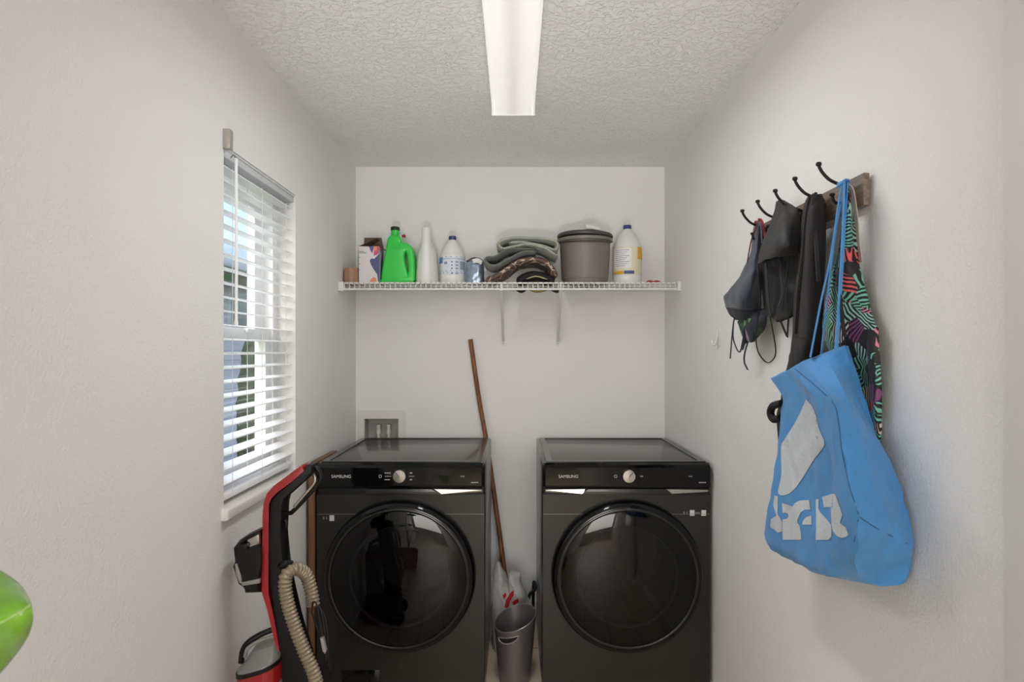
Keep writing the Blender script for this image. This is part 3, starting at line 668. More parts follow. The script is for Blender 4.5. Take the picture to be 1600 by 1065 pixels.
# ------------------------------------------------------------ washer and dryer
WYF, WYB_, ZT = 2.655, 3.40, 0.985
def appliance(kind, label, xa, xb, washer):
    W = xb - xa; t = thing(kind, label, 'washing machine' if washer else 'dryer', ((xa + xb) / 2, (WYF + WYB_) / 2, 0))
    xc = (xa + xb) / 2; dz = .526; R = .300
    # cabinet: rounded tub open at the front
    b = BM(); box(b, xa, xb, WYF + .012, WYB_, .02, ZT - .012, .012, 3)
    bmesh.ops.delete(b, geom=[f for f in b.faces if f.calc_center_median().y < WYF + .0135 and abs(f.normal.y) > .9], context='FACES'); obj('cabinet', b, M_charcoal, t)
    # top with a raised rim
    b = BM(); box(b, xa - .001, xb + .001, WYF + .0, WYB_, ZT - .03, ZT - .004, .010, 3)
    tp = obj('top_panel', b, M_top, t)
    b = BM(); quads_around(b, lambda u, v: (u, v, ZT - .006), xa + .012, xb - .012, WYF + .012, WYB_ - .01, xa + .045, xb - .045, WYF + .04, WYB_ - .03); extrude_all(b, (0, 0, .006)); 
    bmesh.ops.bevel(b, geom=[e for e in b.edges if all(v.co.z > ZT - .001 for v in e.verts) and len(e.link_faces) == 2 and e.calc_face_angle(0) > .5], offset=.004, segments=2, affect='EDGES'); obj('top_rim', b, M_top, tp)
    # front sheet with a round hole
    b = BM(); zb, zt_ = .075, .852; N = 64; inner, outer = [], []
    for i in range(N):
        a = 2 * PI * i / N; ca, sa = math.cos(a), math.sin(a)
        inner.append(b.verts.new((xc + (R - .012) * ca, WYF, dz + (R - .012) * sa)))
        k = min((W / 2 - .002) / max(abs(ca), 1e-6), (zt_ - dz if sa > 0 else dz - zb) / max(abs(sa), 1e-6)); outer.append((xc + k * ca, dz + k * sa))
    cor = {}
    ov = [b.verts.new((x, WYF, z)) for x, z in outer]
    for i in range(N): b.faces.new((inner[i], inner[(i + 1) % N], ov[(i + 1) % N], ov[i]))
    for sx_, sz_ in ((1, 1), (-1, 1), (-1, -1), (1, -1)):       # square the corners off
        cx_, cz_ = (xc + sx_ * (W / 2 - .002)), (zt_ if sz_ > 0 else zb)
        for i in range(N):
            p, q = ov[i], ov[(i + 1) % N]
            onx = lambda v: abs(v.co.x - cx_) < 1e-5; onz = lambda v: abs(v.co.z - cz_) < 1e-5
            if (onx(p) and not onz(p) and onz(q) and not onx(q)) or (onz(p) and not onx(p) and onx(q) and not onz(q)):
                b.faces.new((p, q, b.verts.new((cx_, WYF, cz_))))
    extrude_all(b, (0, .014, 0)); fp_ = obj('front_panel', b, M_charcoal, t, smooth=False)
    b = BM(); box(b, xa + .006, xb - .006, WYF + .004, WYF + .02, .022, .076, .002); obj('toe_panel', b, M_charcoal, t)
    zs = .772; dxs = math.sqrt(R * R - (zs - dz) ** 2) + .006
    for s in (-1, 1):
        b = BM(); box(b, xc + s * dxs if s > 0 else xa + .003, xb - .003 if s > 0 else xc + s * dxs, WYF - .0008, WYF + .001, zs - .0009, zs + .0009); obj('seam', b, M_seam, fp_, smooth=False)
    # control panel
    b = BM(); prof = [(WYF + .03, .876), (WYF - .004, .878), (WYF - .018, .884), (WYF - .020, .892), (WYF - .019, .964), (WYF - .014, .975), (WYF + .002, .981), (WYF + .03, .982)]
    prism_yz(b, prof, xa + .004, xb - .004, .009, 3); cp = obj('control_panel', b, M_gloss, t, ang=12)
    th = math.atan2(.001, .072); yf = lambda z: WYF - .020 + (z - .892) * .001 / .072 - .0006
    lettering('brand_lettering', 'SAMSUNG', .0175, (xa + (.106 if washer else .104), yf(.929), .929), M_print, cp, -th, 'small white capital lettering')
    px_d = 625 if washer else 982; dx_ = P(px_d, 742, WYF - .02).x; zd = .932
    b = BM(); lathe(b, [(.0275, 0), (.0285, .003), (.0265, .016), (.0245, .019), (.0, .020)], (dx_, yf(zd), zd), 'Y', 40, cap=False); dl = obj('dial', b, M_chrome, cp, 'silver round dial')
    b = BM(); aa = -.75 if washer else .75
    u = Vector((math.sin(aa), 0, math.cos(aa))); v_ = Vector((u.z, 0, -u.x)); c0 = Vector((dx_, yf(zd) - .0205, zd))
    vs = [b.verts.new(c0 + u * p + v_ * q) for p, q in ((-.002, -.001), (.022, -.001), (.022, .001), (-.002, .001))]; b.faces.new(vs); extrude_all(b, (0, .0008, 0)); obj('pointer', b, M_black, dl, smooth=False)
    b = BM(); tube(b, [(dx_ - .080 + .0055 * math.cos(a), yf(.93), .93 + .0055 * math.sin(a)) for a in [2 * PI * i / 14 for i in range(15)]] if washer else [(dx_ - .052 + .0055 * math.cos(a), yf(.93), .93 + .0055 * math.sin(a)) for a in [2 * PI * i / 14 for i in range(15)]], .0008, 6, 1, smooth=False); obj('power_icon', b, M_print, cp)
    marks = [(-.062, -.036, .9435, .003), (-.062, -.036, .930, .0012), (-.062, -.040, .9165, .003), (.040, .050, .9435, .004), (.036, .058, .930, .0012), (.040, .050, .9165, .004)] if washer else [(.048, .060, .930, .006)]
    for a0_, a1_, z, h in marks:
        b = BM(); ncol = 1 if h < .002 else 4; ww = (a1_ - a0_) / ncol
        for q in range(ncol): box(b, dx_ + a0_ + q * ww, dx_ + a0_ + (q + .72 if ncol > 1 else 1) * ww, yf(z) - .0003, yf(z) + .0003, z - h / 2, z + h / 2)
        obj('indicator_mark', b, M_print if washer else M_printdim, cp, smooth=False)
    b = BM(); mx_ = xb - .088
    for q in range(4): box(b, mx_ - .008 + q * .0042, mx_ - .0052 + q * .0042, yf(.93) - .0003, yf(.93) + .0003, .9275, .9325)
    obj('indicator_mark', b, M_printdim, cp, smooth=False)
    b = BM(); mx_ = xb - .040
    for q in range(8): box(b, mx_ - .014 + q * .0037, mx_ - .0114 + q * .0037, yf(.905) - .0003, yf(.905) + .0003, .9033, .9067)
    obj('indicator_mark', b, M_print, cp, smooth=False)
    # grip recess under the control panel
    b = BM(); box(b, xa + .006, xb - .006, WYF + .004, WYF + .022, .850, .880); gr = obj('grip_recess', b, M_black, t, smooth=False)
    zz0, zz1 = .853, .877
    cb = [(xa + .19, zz0), (xa + .215, zz1), (xb - .215, zz1), (xb - .175, zz0)] if washer else [(xa + .155, zz0), (xa + .185, zz1), (xb - .185, zz1), (xb - .155, zz0)]
    b = BM(); prism_xz(b, cb, WYF - .010, WYF + .01, .002); obj('center_lip', b, M_charcoal, t)
    for s in ((1,) if washer else (-1, 1)):
        e0, e1 = (xb - .010, xb - .205) if s > 0 else (xa + .012, xa + .172)
        bb = BM(); vs = [bb.verts.new(p) for p in ((e0, WYF - .002, zz1 - .006), (e1, WYF - .006, zz1 - .002), (e1 + (.03 if s > 0 else -.006), WYF - .010, zz0 + .003), (e0, WYF + .000, zz0 + .010))]; bb.faces.new(vs); extrude_all(bb, (0, .006, .0)); obj('metal_grip', bb, M_chrome, gr, 'polished metal grip', smooth=False)
    # door
    b = BM(); lathe(b, [(R - .02, -.01), (R + .004, -.002), (R + .008, .012), (R + .004, .034), (R - .004, .048), (R - .016, .054), (R - .030, .052)], (xc, WYF, dz), 'Y', 96, cap=False); dr = obj('door', b, M_gloss, t)
    b = BM(); lathe(b, [(R - .028, .0525), (R - .024, .0545), (R - .020, .0535)], (xc, WYF, dz), 'Y', 96, cap=False); obj('trim_ring', b, M_charcoal, dr)
    b = BM(); lathe(b, [(R - .027, .050), (R - .045, .055), (.20, .062), (.12, .068), (.05, .070), (.0, .0705)], (xc, WYF, dz), 'Y', 96, cap=False); obj('door_glass', b, M_doorglass, dr)
    b = BM(); lathe(b, [(R - .03, .040), (.205, .030), (.200, .0), (.198, -.03)], (xc, WYF, dz), 'Y', 72, cap=False); obj('inner_frame', b, M_black, dr)
    b = BM(); lathe(b, [(.205, .031), (.202, .034), (.197, .033), (.194, .028)], (xc, WYF, dz), 'Y', 72, cap=False); obj('bowl_ring', b, mat('bowl_ring_grey', rgb(120, 122, 126), .3, .3), dr)
    b = BM(); lathe(b, [(.198, -.03), (.235, -.05), (.24, -.40), (.22, -.42), (.0, -.43)], (xc, WYF, dz), 'Y', 64, cap=False); obj('drum', b, M_drum, t)
    if washer:
        b = BM(); box(b, P(534, 1050, WYF).x, P(594, 1050, WYF).x, WYF - .0015, WYF + .003, P(0, 1068, WYF).z - .03, P(0, 1046.5, WYF).z, .001); obj('filter_door', b, M_gloss, t)
    sx0 = P(503 if washer else 1066, 0, WYF).x; sz0 = P(0, 809 if washer else 801, WYF).z
    b = BM()
    for q in ((0, .006), (.014, .017)): box(b, sx0 + q[0] + .004, sx0 + q[1] + .004, WYF - .0008, WYF, sz0 - .005, sz0 + .005)
    obj('icon_sticker', b, M_printdim, fp_, smooth=False)
    for q in ((.031,) if washer else (.031, .078)):
        b = BM(); box(b, sx0 + q, sx0 + q + .019, WYF - .0008, WYF, sz0 - .0115, sz0 + .0115); obj('label_sticker', b, M_print, fp_, 'small white sticker', smooth=False)
    if not washer:
        b = BM()
        for q in range(4): box(b, sx0 + .053 + q * .005, sx0 + .0565 + q * .005, WYF - .0008, WYF, sz0 - .003, sz0 + .003)
        obj('icon_sticker', b, M_printdim, fp_, smooth=False)
    for fx_ in (xa + .06, xb - .06):
        for fy in (WYF + .07, WYB_ - .07):
            b = BM(); lathe(b, [(.022, 0), (.024, .006), (.012, .010), (.012, .024)], (fx_, fy, 0), n=20); obj('leveling_foot', b, M_rubber, t)
    return t
appliance('washing_machine', 'black front-loading washing machine with small filter flap, beside the window wall', -.808, -.122, True)
appliance('clothes_dryer', 'black front-loading dryer standing against the right wall', .114, .800, False)

# ------------------------------------------------------------ between the machines
# wooden pole
b = BM(); tube(b, [P(735, 530, 3.5), P(748, 620, 3.487), P(761, 695, 3.46), P(776, 800, 3.42), P(788, 890, 3.38), P(790, 908, 3.37), Vector((-.040, 3.35, .014)) ], .0125, 14, 8)
o = obj('wooden_pole', b, M_stick, base=True); tag(o, 'long brown wooden pole leaning against the back wall between the machines', 'pole')
# waste bin
tx, ty, tr = 0.0, 2.85, .092
wb = thing('waste_bin', 'tapered silver grey waste bin with slanted rim and handle slot', 'waste bin', (tx, ty, 0))
M_bin = mat('silver_bin_plastic', rgb(122, 116, 118), .32, .55, var=.02, vscale=5)
NB, NH = 144, 72
def binpt(i, j, dr=0.0):
    a = 2 * PI * i / NB; ztop = .268 + .026 * math.cos(a) + .020 * math.sin(a); f = j / NH
    z = ztop * f; r = .068 + (tr - .068) * z / .268 + dr
    return Vector((tx + r * math.cos(a), ty + r * math.sin(a), z))
slot_c = math.radians(-112); 
def in_slot(i, j):
    a = (2 * PI * (i + .5) / NB - slot_c + PI) % (2 * PI) - PI; p = binpt(i, j); d = (.268 + .026 * math.cos(slot_c) + .02 * math.sin(slot_c) - .024) - p.z - .026 * .0
    s = a * tr / .053
    zc_ = .026 * (math.cos(2 * PI * i / NB) - math.cos(slot_c)) * .8
    d += zc_
    return abs(s) < 1 and 0 < d < .026 * math.sqrt(max(0, 1 - s * s)) + .001
b = BM(); vv = [[b.verts.new(binpt(i, j)) for i in range(NB)] for j in range(NH + 1)]; vi = [[b.verts.new(binpt(i, j, -.003)) for i in range(NB)] for j in range(NH + 1)]
for j in range(NH):
    for i in range(NB):
        k = (i + 1) % NB
        if j > 40 and in_slot(i, j): continue
        b.faces.new((vv[j][i], vv[j][k], vv[j + 1][k], vv[j + 1][i])); b.faces.new((vi[j][k], vi[j][i], vi[j + 1][i], vi[j + 1][k]))
b.faces.new(vv[0][::-1]); b.faces.new(vi[1])
for i in range(NB):
    k = (i + 1) % NB; b.faces.new((vv[NH][i], vv[NH][k], vi[NH][k], vi[NH][i]))
obj('bin_body', b, M_bin, wb)
b = BM(); tube(b, [binpt(i, NH, -.0015) for i in range(0, NB + 1, 3)], .0021, 8, 1, smooth=False, caps=False); obj('rim', b, mat('bin_rim', rgb(150, 145, 145), .3, .5), wb)
b = BM(); pts = []
for k in range(25):
    s = math.cos(PI * k / 24); pts.append((s, .026 * math.sqrt(max(0, 1 - s * s))))
pts += [(-1 + 2 * q / 10, 0) for q in range(1, 10)] + [pts[0]]
loop = []
for s, d in pts:
    a = slot_c + s * .053 / tr; zt_ = .268 + .026 * math.cos(slot_c) + .02 * math.sin(slot_c) - .024 + .026 * (math.cos(a) - math.cos(slot_c)) * .8
    z = zt_ - d; r = .068 + (tr - .068) * z / .268 - .001
    loop.append(Vector((tx + r * math.cos(a), ty + r * math.sin(a), z)))
tube(b, loop, .0024, 8, 1, smooth=False, caps=False); obj('handle_slot_edge', b, mat('bin_rim_light', rgb(168, 162, 160), .3, .4), wb)
# plastic bag behind the bin
M_film = mat('white_plastic_film', rgb(214, 212, 208), .35, var=.06, vscale=20, trans=.25, alpha=.88, bump=.5, bscale=50, bdist=.006)
pb = thing('plastic_bag', 'crumpled white plastic bag with red print behind the waste bin', 'bag', (-.04, 3.17, 0))
b = BM(); loft(b, [(-.05, 3.17, 0, .058, .09), (-.05, 3.17, .08, .062, .10), (-.052, 3.17, .20, .060, .09), (-.066, 3.18, .28, .040, .06), (-.074, 3.19, .35, .026, .035), (-.078, 3.19, .405, .010, .012)], 44, wr=.013, wscale=17, seed=4)
loft(b, [(.020, 3.16, .10, .030, .03), (.018, 3.16, .22, .042, .05), (.006, 3.17, .29, .036, .04), (.002, 3.175, .345, .030, .030), (-.004, 3.18, .362, .008, .01)], 36, wr=.012, wscale=20, seed=9)
loft(b, [(.045, 3.15, .0, .035, .04), (.052, 3.16, .14, .038, .04), (.05, 3.17, .22, .030, .03), (.05, 3.17, .24, .01, .01)], 30, wr=.012, wscale=22, seed=2)
for v in b.verts: v.co.z = max(v.co.z, .001); v.co.x = min(max(v.co.x, -.118), .109)
b.normal_update(); bvh = BVHTree.FromBMesh(b); obj('bag_body', b, M_film, pb)
EYEV = Vector((0, 0, EYE))
def project(poly, bvh, off=.0008, cuts=3):
    """a printed mark: an outline laid on a surface (found once along the sight lines) and lifted a hair off it"""
    b = BM(); f = b.faces.new([b.verts.new((p[0], p[1], 0)) for p in poly])
    bmesh.ops.triangulate(b, faces=b.faces[:])
    for _ in range(cuts):
        es = [e for e in b.edges if e.calc_length() > 4]
        if es: bmesh.ops.subdivide_edges(b, edges=es, cuts=1); bmesh.ops.triangulate(b, faces=b.faces[:])
    bad = []
    for v in b.verts:
        d = (P(v.co.x, v.co.y, 1.0) - EYEV).normalized(); h = bvh.ray_cast(EYEV, d)
        if h[0] is None: bad.append(v); continue
        nn = h[1] if h[1].dot(d) < 0 else -h[1]
        v.co = h[0] + nn * off
    bmesh.ops.delete(b, geom=bad, context='VERTS')
    return b
M_redp = mat('red_print', rgb(196, 30, 40), .5)
for pl_ in ([(788, 948), (790, 938), (797, 927), (803, 921), (803, 930), (796, 940), (794, 952)], [(785, 930), (790, 925), (791, 931), (787, 936)], [(801, 940), (809, 934), (811, 939), (803, 946)]):
    b = project(pl_, bvh, .002); obj('red_mark', b, M_redp, pb) if len(b.faces) else b.free()
# black hose loop at the dryer's back corner
b = BM(); tube(b, [(.030, 3.42, .004), (.045, 3.36, .12), P(823, 945, 3.32), P(828, 928, 3.32), P(836, 919.5, 3.33), (.100, 3.36, .245), (.099, 3.43, .17), (.098, 3.46, .05)], .0085, 10, 8)
o = obj('black_hose', b, M_rubber, base=True); tag(o, 'black rubber hose looping beside the dryer behind the waste bin', 'hose')

# wooden board between washer and left wall
b = BM(); box(b, -.845, -.8175, 2.665, 3.0, 0, .978, .002); o = obj('wooden_board', b, M_board, base=True); tag(o, 'brown wooden board standing between the washing machine and the left wall', 'board')

# ------------------------------------------------------------ vacuum cleaner
VY = 1.95
vc = thing('vacuum_cleaner', 'red and black upright vacuum cleaner with ribbed hose below the window', 'vacuum cleaner', (-.70, VY, 0))
def vz(px, py): v = P(px, py, VY); return (v.x, v.z)
def zv(a, b_): return vz(360 + a / 2.841, 690 + b_ / 2.841)
M_red = mat('red_gloss_plastic', rgb(158, 20, 28), .25, var=.04, coat=.5); M_vgrey = mat('grey_plastic', rgb(142, 140, 138), .4, var=.04)
red = [zv(*p) for p in ((335, 93), (290, 126), (215, 182), (185, 215), (170, 255), (165, 310), (165, 400), (162, 560), (160, 640), (185, 720), (215, 850), (245, 948), (246, 945), (215, 758), (190, 650), (190, 540), (191, 400), (192, 262), (203, 238), (228, 212), (300, 160), (345, 118))]
b = BM(); prism_xz(b, red, VY - .040, VY + .040, .008, 3); obj('handle_shell', b, M_red, vc, 'glossy red shell')
blk = [zv(*p) for p in ((345, 118), (300, 160), (228, 212), (203, 238), (192, 262), (191, 400), (190, 540), (190, 650), (215, 758), (246, 945), (250, 1065))] + [(-.665, .30), (-.665, .12), (-.56, .12), (-.55, .30)] + [zv(*p) for p in ((372, 1065), (360, 960), (300, 770), (270, 640), (241, 530), (238, 400), (236, 270), (244, 238), (345, 148), (375, 136), (378, 96), (355, 94))]
b = BM(); prism_xz(b, blk, VY - .034, VY + .034, .006, 3); obj('spine', b, M_black, vc, 'matte black spine')
def v3(a, b_, dy=0.0): x, z = zv(a, b_); return Vector((x, VY + dy, z))
b = BM(); tube(b, [v3(366, 108), v3(385, 118), v3(402, 152), v3(392, 182), v3(345, 238), v3(278, 308), v3(262, 316), v3(232, 316)], .0066, 12, 6); obj('handle_loop', b, M_black, vc)
b = BM(); tube(b, [v3(368, 142, -.004), v3(378, 158, -.006), v3(372, 185, -.006), v3(330, 235, -.006), v3(285, 288, -.005)], .0042, 10, 6); obj('handle_trim', b, M_chrome, vc, 'silver handle trim')
b = BM(); tube(b, [v3(234, 352), v3(246, 350), v3(247, 372), v3(238, 378)], .005, 8, 4); obj('cord_hook', b, M_black, vc)
cupo = [zv(*p) for p in ((40, 452), (66, 418), (160, 372), (166, 500), (160, 645), (92, 648), (86, 600), (60, 520), (46, 505))]
b = BM(); prism_xz(b, cupo, VY - .050, VY + .045, .012, 3); cup = obj('motor_head', b, M_black, vc)
b = BM(); prism_xz(b, [zv(*p) for p in ((104, 400), (160, 378), (161, 430), (112, 446))], VY - .056, VY - .040, .005, 2); obj('metal_fitting', b, M_chrome, cup, 'shiny metal fitting')
b = BM(); tube(b, [v3(70, 432, -.045), v3(95, 412, -.052), v3(130, 392, -.055), v3(158, 380, -.052)], .006, 8, 5); obj('bail', b, M_black, cup)
b = BM(); lathe(b, [(.010, 0), (.012, .006), (.009, .02), (.0, .021)], v3(100, 438, -.046), 'Y', 18, cap=False); obj('knob', b, M_black, cup)
b = BM(); prism_xz(b, [zv(*p) for p in ((52, 515), (62, 515), (80, 570), (84, 604), (72, 600), (56, 560))], VY - .053, VY + .03, .003, 2); obj('grey_trim', b, M_vgrey, cup, 'pale grey trim')
b = BM(); prism_xz(b, [zv(*p) for p in ((80, 596), (160, 580), (160, 600), (84, 612))], VY - .054, VY - .02, .003, 2); obj('seam_band', b, M_vgrey, cup, 'grey band')
# tank with carrying handle
tkx = (zv(60, 0)[0] + zv(246, 0)[0]) / 2; tkr = (zv(246, 0)[0] - zv(60, 0)[0]) / 2
zR0, zR1 = zv(0, 1052)[1], zv(0, 965)[1]
b = BM(); loft(b, [(tkx, VY - .01, zR0, tkr, .085), (tkx, VY - .01, zR0 + .02, tkr * 1.01, .087), (tkx + .001, VY - .01, zR1 + .006, tkr * .98, .085)], 48, e=3.2)
for v in b.verts: v.co.z += (v.co.x - tkx) * .28
tk = obj('tank_band', b, M_red, vc, 'glossy red tank band')
b = BM(); loft(b, [(tkx, VY - .01, .20, tkr * .9, .078), (tkx, VY - .01, zR0 - .02, tkr * .97, .084), (tkx, VY - .01, zR0 + .002, tkr, .085)], 48, e=3.2)
for v in b.verts: v.co.z += (v.co.x - tkx) * .28 * max(0, min(1, (v.co.z - .2) / .2))
obj('tank', b, mat('smoky_tank', rgb(168, 166, 166), .2, var=.05, coat=.4), vc)
b = BM(); loft(b, [(tkx, VY - .01, zR1, tkr * .99, .085), (tkx, VY - .01, zR1 + .012, tkr * .97, .083), (tkx + .006, VY - .005, zR1 + .024, tkr * .86, .072), (tkx + .012, VY, zR1 + .050, tkr * .62, .05)], 48, e=3.0)
for v in b.verts: v.co.z += (v.co.x - tkx) * .28
ld = obj('tank_lid', b, mat('grey_lid', rgb(128, 127, 126), .3, var=.05, coat=.4), vc, 'grey tank lid')
b = BM(); loft(b, [(tkx, VY - .01, zR1 - .004, tkr * 1.02, .088), (tkx, VY - .01, zR1 + .008, tkr * 1.02, .088)], 48, e=3.2, per=2)
for v in b.verts: v.co.z += (v.co.x - tkx) * .28
obj('lid_rim', b, M_black, ld)
b = BM(); tube(b, [v3(66, 958, -.03), v3(74, 905, -.03), v3(100, 868, -.03), v3(150, 840, -.02), v3(214, 818, -.01)], .0085, 12, 6); obj('carry_handle', b, M_black, ld)
b = BM(); tube(b, [v3(86, 930, -.035), v3(100, 890, -.035), v3(150, 862, -.028), v3(214, 846, -.02)], .0055, 10, 6); obj('handle_grip', b, M_vgrey, ld, 'grey grip')
# hose: ribbed tube
b = BM(); hp = [v3(362, 735, .015), v3(345, 655, .02), v3(325, 590, .012), v3(298, 552, -.02), v3(268, 575, -.042), v3(272, 660, -.046), v3(302, 770, -.046), v3(345, 880, -.048), v3(390, 985, -.048), v3(408, 1060, -.046), Vector((-.555, VY - .046, .38)), Vector((-.565, VY - .03, .26))]
tube(b, hp, .0185, 20, 46, rfun=lambda d: 1.0 + .11 * math.sin(2 * PI * d / .0115)); hz = obj('hose', b, mat('tan_hose', rgb(146, 132, 112), .38, .25, var=.05), vc, 'ribbed tan hose')
b = BM(); tube(b, [v3(240, 536, -.035), v3(262, 522, -.04), v3(282, 530, -.02)], .010, 10, 5); obj('hose_hook', b, M_black, vc)
for k, (a_, z_) in enumerate(((0, 0), (14, 24), (26, 52))):
    b = BM(); tube(b, [v3(366 + a_, 748 + z_, -.012 + k * .007), v3(376 + a_, 700 + z_, -.02 + k * .007), v3(392 + a_, 712 + z_, -.02 + k * .007), v3(408 + a_, 790 + z_, -.022 + k * .007), v3(426 + a_ * .4, 900 + z_, -.02 + k * .007), v3(432 + a_ * .4, 960 + z_, -.012 + k * .007), v3(420 + a_ * .4, 940 + z_, .0 + k * .007), v3(388 + a_, 840 + z_, .004 + k * .007), v3(366 + a_, 748 + z_, -.012 + k * .007)], .0026, 8, 6, caps=False); obj('cord_coil', b, M_rubber, vc)
b = BM(); prism_xz(b, [zv(*p) for p in ((412, 850), (426, 846), (440, 905), (434, 918), (422, 905))], VY - .036, VY - .018, .004, 2); obj('plug', b, M_vgrey, vc, 'grey plug')
# lower body, floor head and wheels (below the frame)
b = BM(); box(b, -.80, -.56, VY - .10, VY + .10, .05, .22, .02, 3); obj('base_body', b, M_black, vc)
b = BM(); box(b, -.845, -.70, VY - .15, VY + .15, .012, .085, .018, 3); obj('floor_head', b, M_red, vc, 'red floor head')
for s in (-1, 1):
    b = BM(); lathe(b, [(.06, -.012), (.065, -.006), (.065, .006), (.06, .012)], (-.585, VY + s * .105, .065), 'Y', 28); obj('wheel', b, M_rubber, vc)
b = BM(); loft(b, [(-.77, VY, .012, .03, .10), (-.77, VY, .0, .028, .10)], 16); obj('brush_roll', b, M_rubber, vc)

# ------------------------------------------------------------ coat rack on the right wall
rk = thing('coat_rack', 'weathered grey brown wall board with five black double hooks', 'coat rack', (XR, 1.77, 1.768))
b = BM(); box(b, .789, .803, 1.4715, 2.075, 1.768, 1.842, .002); obj('rack_board', b, M_rack, rk)
b = BM(); box(b, .803, XR, 1.49, 2.06, 1.776, 1.834); obj('backer', b, M_rack, rk)
M_iron = mat('black_iron', rgb(34, 32, 31), .45, .5, var=.1)
HY = [1.53, 1.66, 1.785, 1.914, 2.043]
for y in HY:
    b = BM(); lathe(b, [(.011, 0), (.011, .003), (.008, .004)], (.789, y, 1.806), 'X', 18)
    tube(b, [(.790, y, 1.822), (.775, y, 1.826), (.758, y, 1.832), (.740, y, 1.841), (.725, y, 1.856), (.7175, y, 1.868), (.7155, y, 1.874)], .0038, 10, 6)
    tube(b, [(.790, y, 1.800), (.775, y, 1.789), (.760, y, 1.785), (.750, y, 1.791), (.747, y, 1.802)], .0036, 10, 6)
    h = obj('hook', b, M_iron, rk)
    b = BM(); lathe(b, [(.004, -.004), (.0062, -.003), (.0066, .002), (.005, .0045), (.0, .005)], (.715, y, 1.877), n=16, cap=False); obj('hook_tip', b, M_iron, h)
    b = BM(); lathe(b, [(.0035, -.004), (.0062, -.002), (.0062, .002), (.003, .004)], (.7465, y, 1.806), n=14); obj('hook_tip', b, M_iron, h)
# clear adhesive hook
ah = thing('adhesive_hook', 'small clear adhesive wall hook on the right wall left of the hanging swimwear', 'hook', (XR, 2.585, 1.45))
M_clear = mat('clear_plastic', rgb(222, 221, 217), .2, var=.02, coat=.4)
b = BM(); box(b, XR - .003, XR, 2.565, 2.600, 1.455, 1.53, .001); obj('backing', b, M_clear, ah)
b = BM(); tube(b, [(XR - .004, 2.582, 1.525), (XR - .008, 2.582, 1.49), (XR - .016, 2.582, 1.462), (XR - .026, 2.582, 1.464), (XR - .030, 2.582, 1.480)], .004, 8, 5); obj('hook_arm', b, M_clear, ah)

# ------------------------------------------------------------ hanging things
def cloth(name, rows, m, parent, th=.003, wr=.003, ws=22, st=(1, 1, .35), seed=0.0, pu=7, pv=7, label=None):
    g_ = grid_surface([[PX(*p) for p in r] for r in rows], pu, pv, wr, ws, st, seed)
    for r in g_:
        for v in r: v.x = min(v.x, XR - .005)
    b = BM(); sheet(b, g_); return obj(name, b, m, parent, label, solid=th, ang=80)
M_navy = mat('navy_swim_fabric', rgb(46, 56, 70), .55, var=.08, vscale=20, bump=.15, bscale=300, sheen=.15)
M_swblack = mat('black_swim_fabric', rgb(17, 16, 18), .6, var=.12, vscale=20, bump=.15, bscale=300, sheen=.04)
M_legging = mat('black_jersey', rgb(26, 24, 25), .8, var=.12, vscale=20, bump=.2, bscale=260, sheen=.04)
# navy bikini top on the farthest hook
bk_ = thing('bikini_top', 'navy blue bikini top with red edged straps and leafy print tie', 'bikini', (.76, 2.043, 1.40))
cloth('cup', [[(1180, 349, .775), (1186, 347, .758), (1192, 350, .775)], [(1176, 372, .772), (1183, 375, .752), (1192, 378, .775)], [(1172, 395, .765), (1180, 400, .742), (1190, 402, .772)], [(1163, 420, .755), (1175, 425, .722), (1189, 426, .77)], [(1146, 445, .735), (1166, 452, .705), (1189, 452, .77)], [(1132, 465, .725), (1158, 470, .700), (1189, 470, .77)], [(1134, 480, .730), (1158, 483, .712), (1189, 482, .772)]], M_navy, bk_, wr=.005, seed=1, st=(1, 1, 1))
cloth('band', [[(1134, 479, .732), (1158, 482, .714), (1192, 481, .774)], [(1139, 489, .740), (1160, 492, .724), (1192, 490, .774)], [(1150, 500, .750), (1164, 500, .735), (1192, 497, .775)]], mat('dark_navy_fabric', rgb(34, 40, 52), .6), bk_, wr=.003, seed=2)
M_leaf = mat('leafy_print', rgb(30, 34, 46), .6)
n, l = M_leaf.node_tree.nodes, M_leaf.node_tree.links; tc = [x for x in n if x.type == 'TEX_COORD'][0]
vo = n.new('ShaderNodeTexVoronoi'); vo.inputs['Scale'].default_value = 30; l.new(tc.outputs['Object'], vo.inputs['Vector'])
sp = n.new('ShaderNodeSeparateColor'); l.new(vo.outputs['Color'], sp.inputs[0])
rp = n.new('ShaderNodeValToRGB'); rp.color_ramp.interpolation = 'CONSTANT'; E = rp.color_ramp.elements
E[0].position = 0; E[0].color = rgb(28, 34, 46); E[1].position = .5; E[1].color = rgb(96, 150, 76)
for p_, c_ in ((.66, rgb(44, 70, 52)), (.78, rgb(30, 34, 50)), (.92, rgb(150, 130, 150))): q_ = E.new(p_); q_.color = c_
l.new(sp.outputs[0], rp.inputs[0]); l.new(rp.outputs[0], n['Principled BSDF'].inputs['Base Color'])
cloth('printed_panel', [[(1152, 502, .752), (1172, 488, .74), (1197, 480, .77)], [(1156, 512, .752), (1176, 505, .738), (1198, 498, .77)], [(1160, 524, .755), (1178, 520, .742), (1195, 512, .772)], [(1166, 536, .760), (1178, 533, .75), (1184, 527, .772)]], M_leaf, bk_, wr=.004, seed=3, label='leafy green print panel')
def strap(parent, pts, w, m, side=(0, 1, 0), th=.0018, name='strap', label=None):
    b = BM(); band(b, [PX(*p) for p in pts], w, side, th); return obj(name, b, m, parent, label)
strap(bk_, [(1184, 349, .745), (1175, 372, .750), (1170, 395, .755), (1166, 420, .757)], .006, mat('red_black_strap', rgb(96, 30, 40), .6))
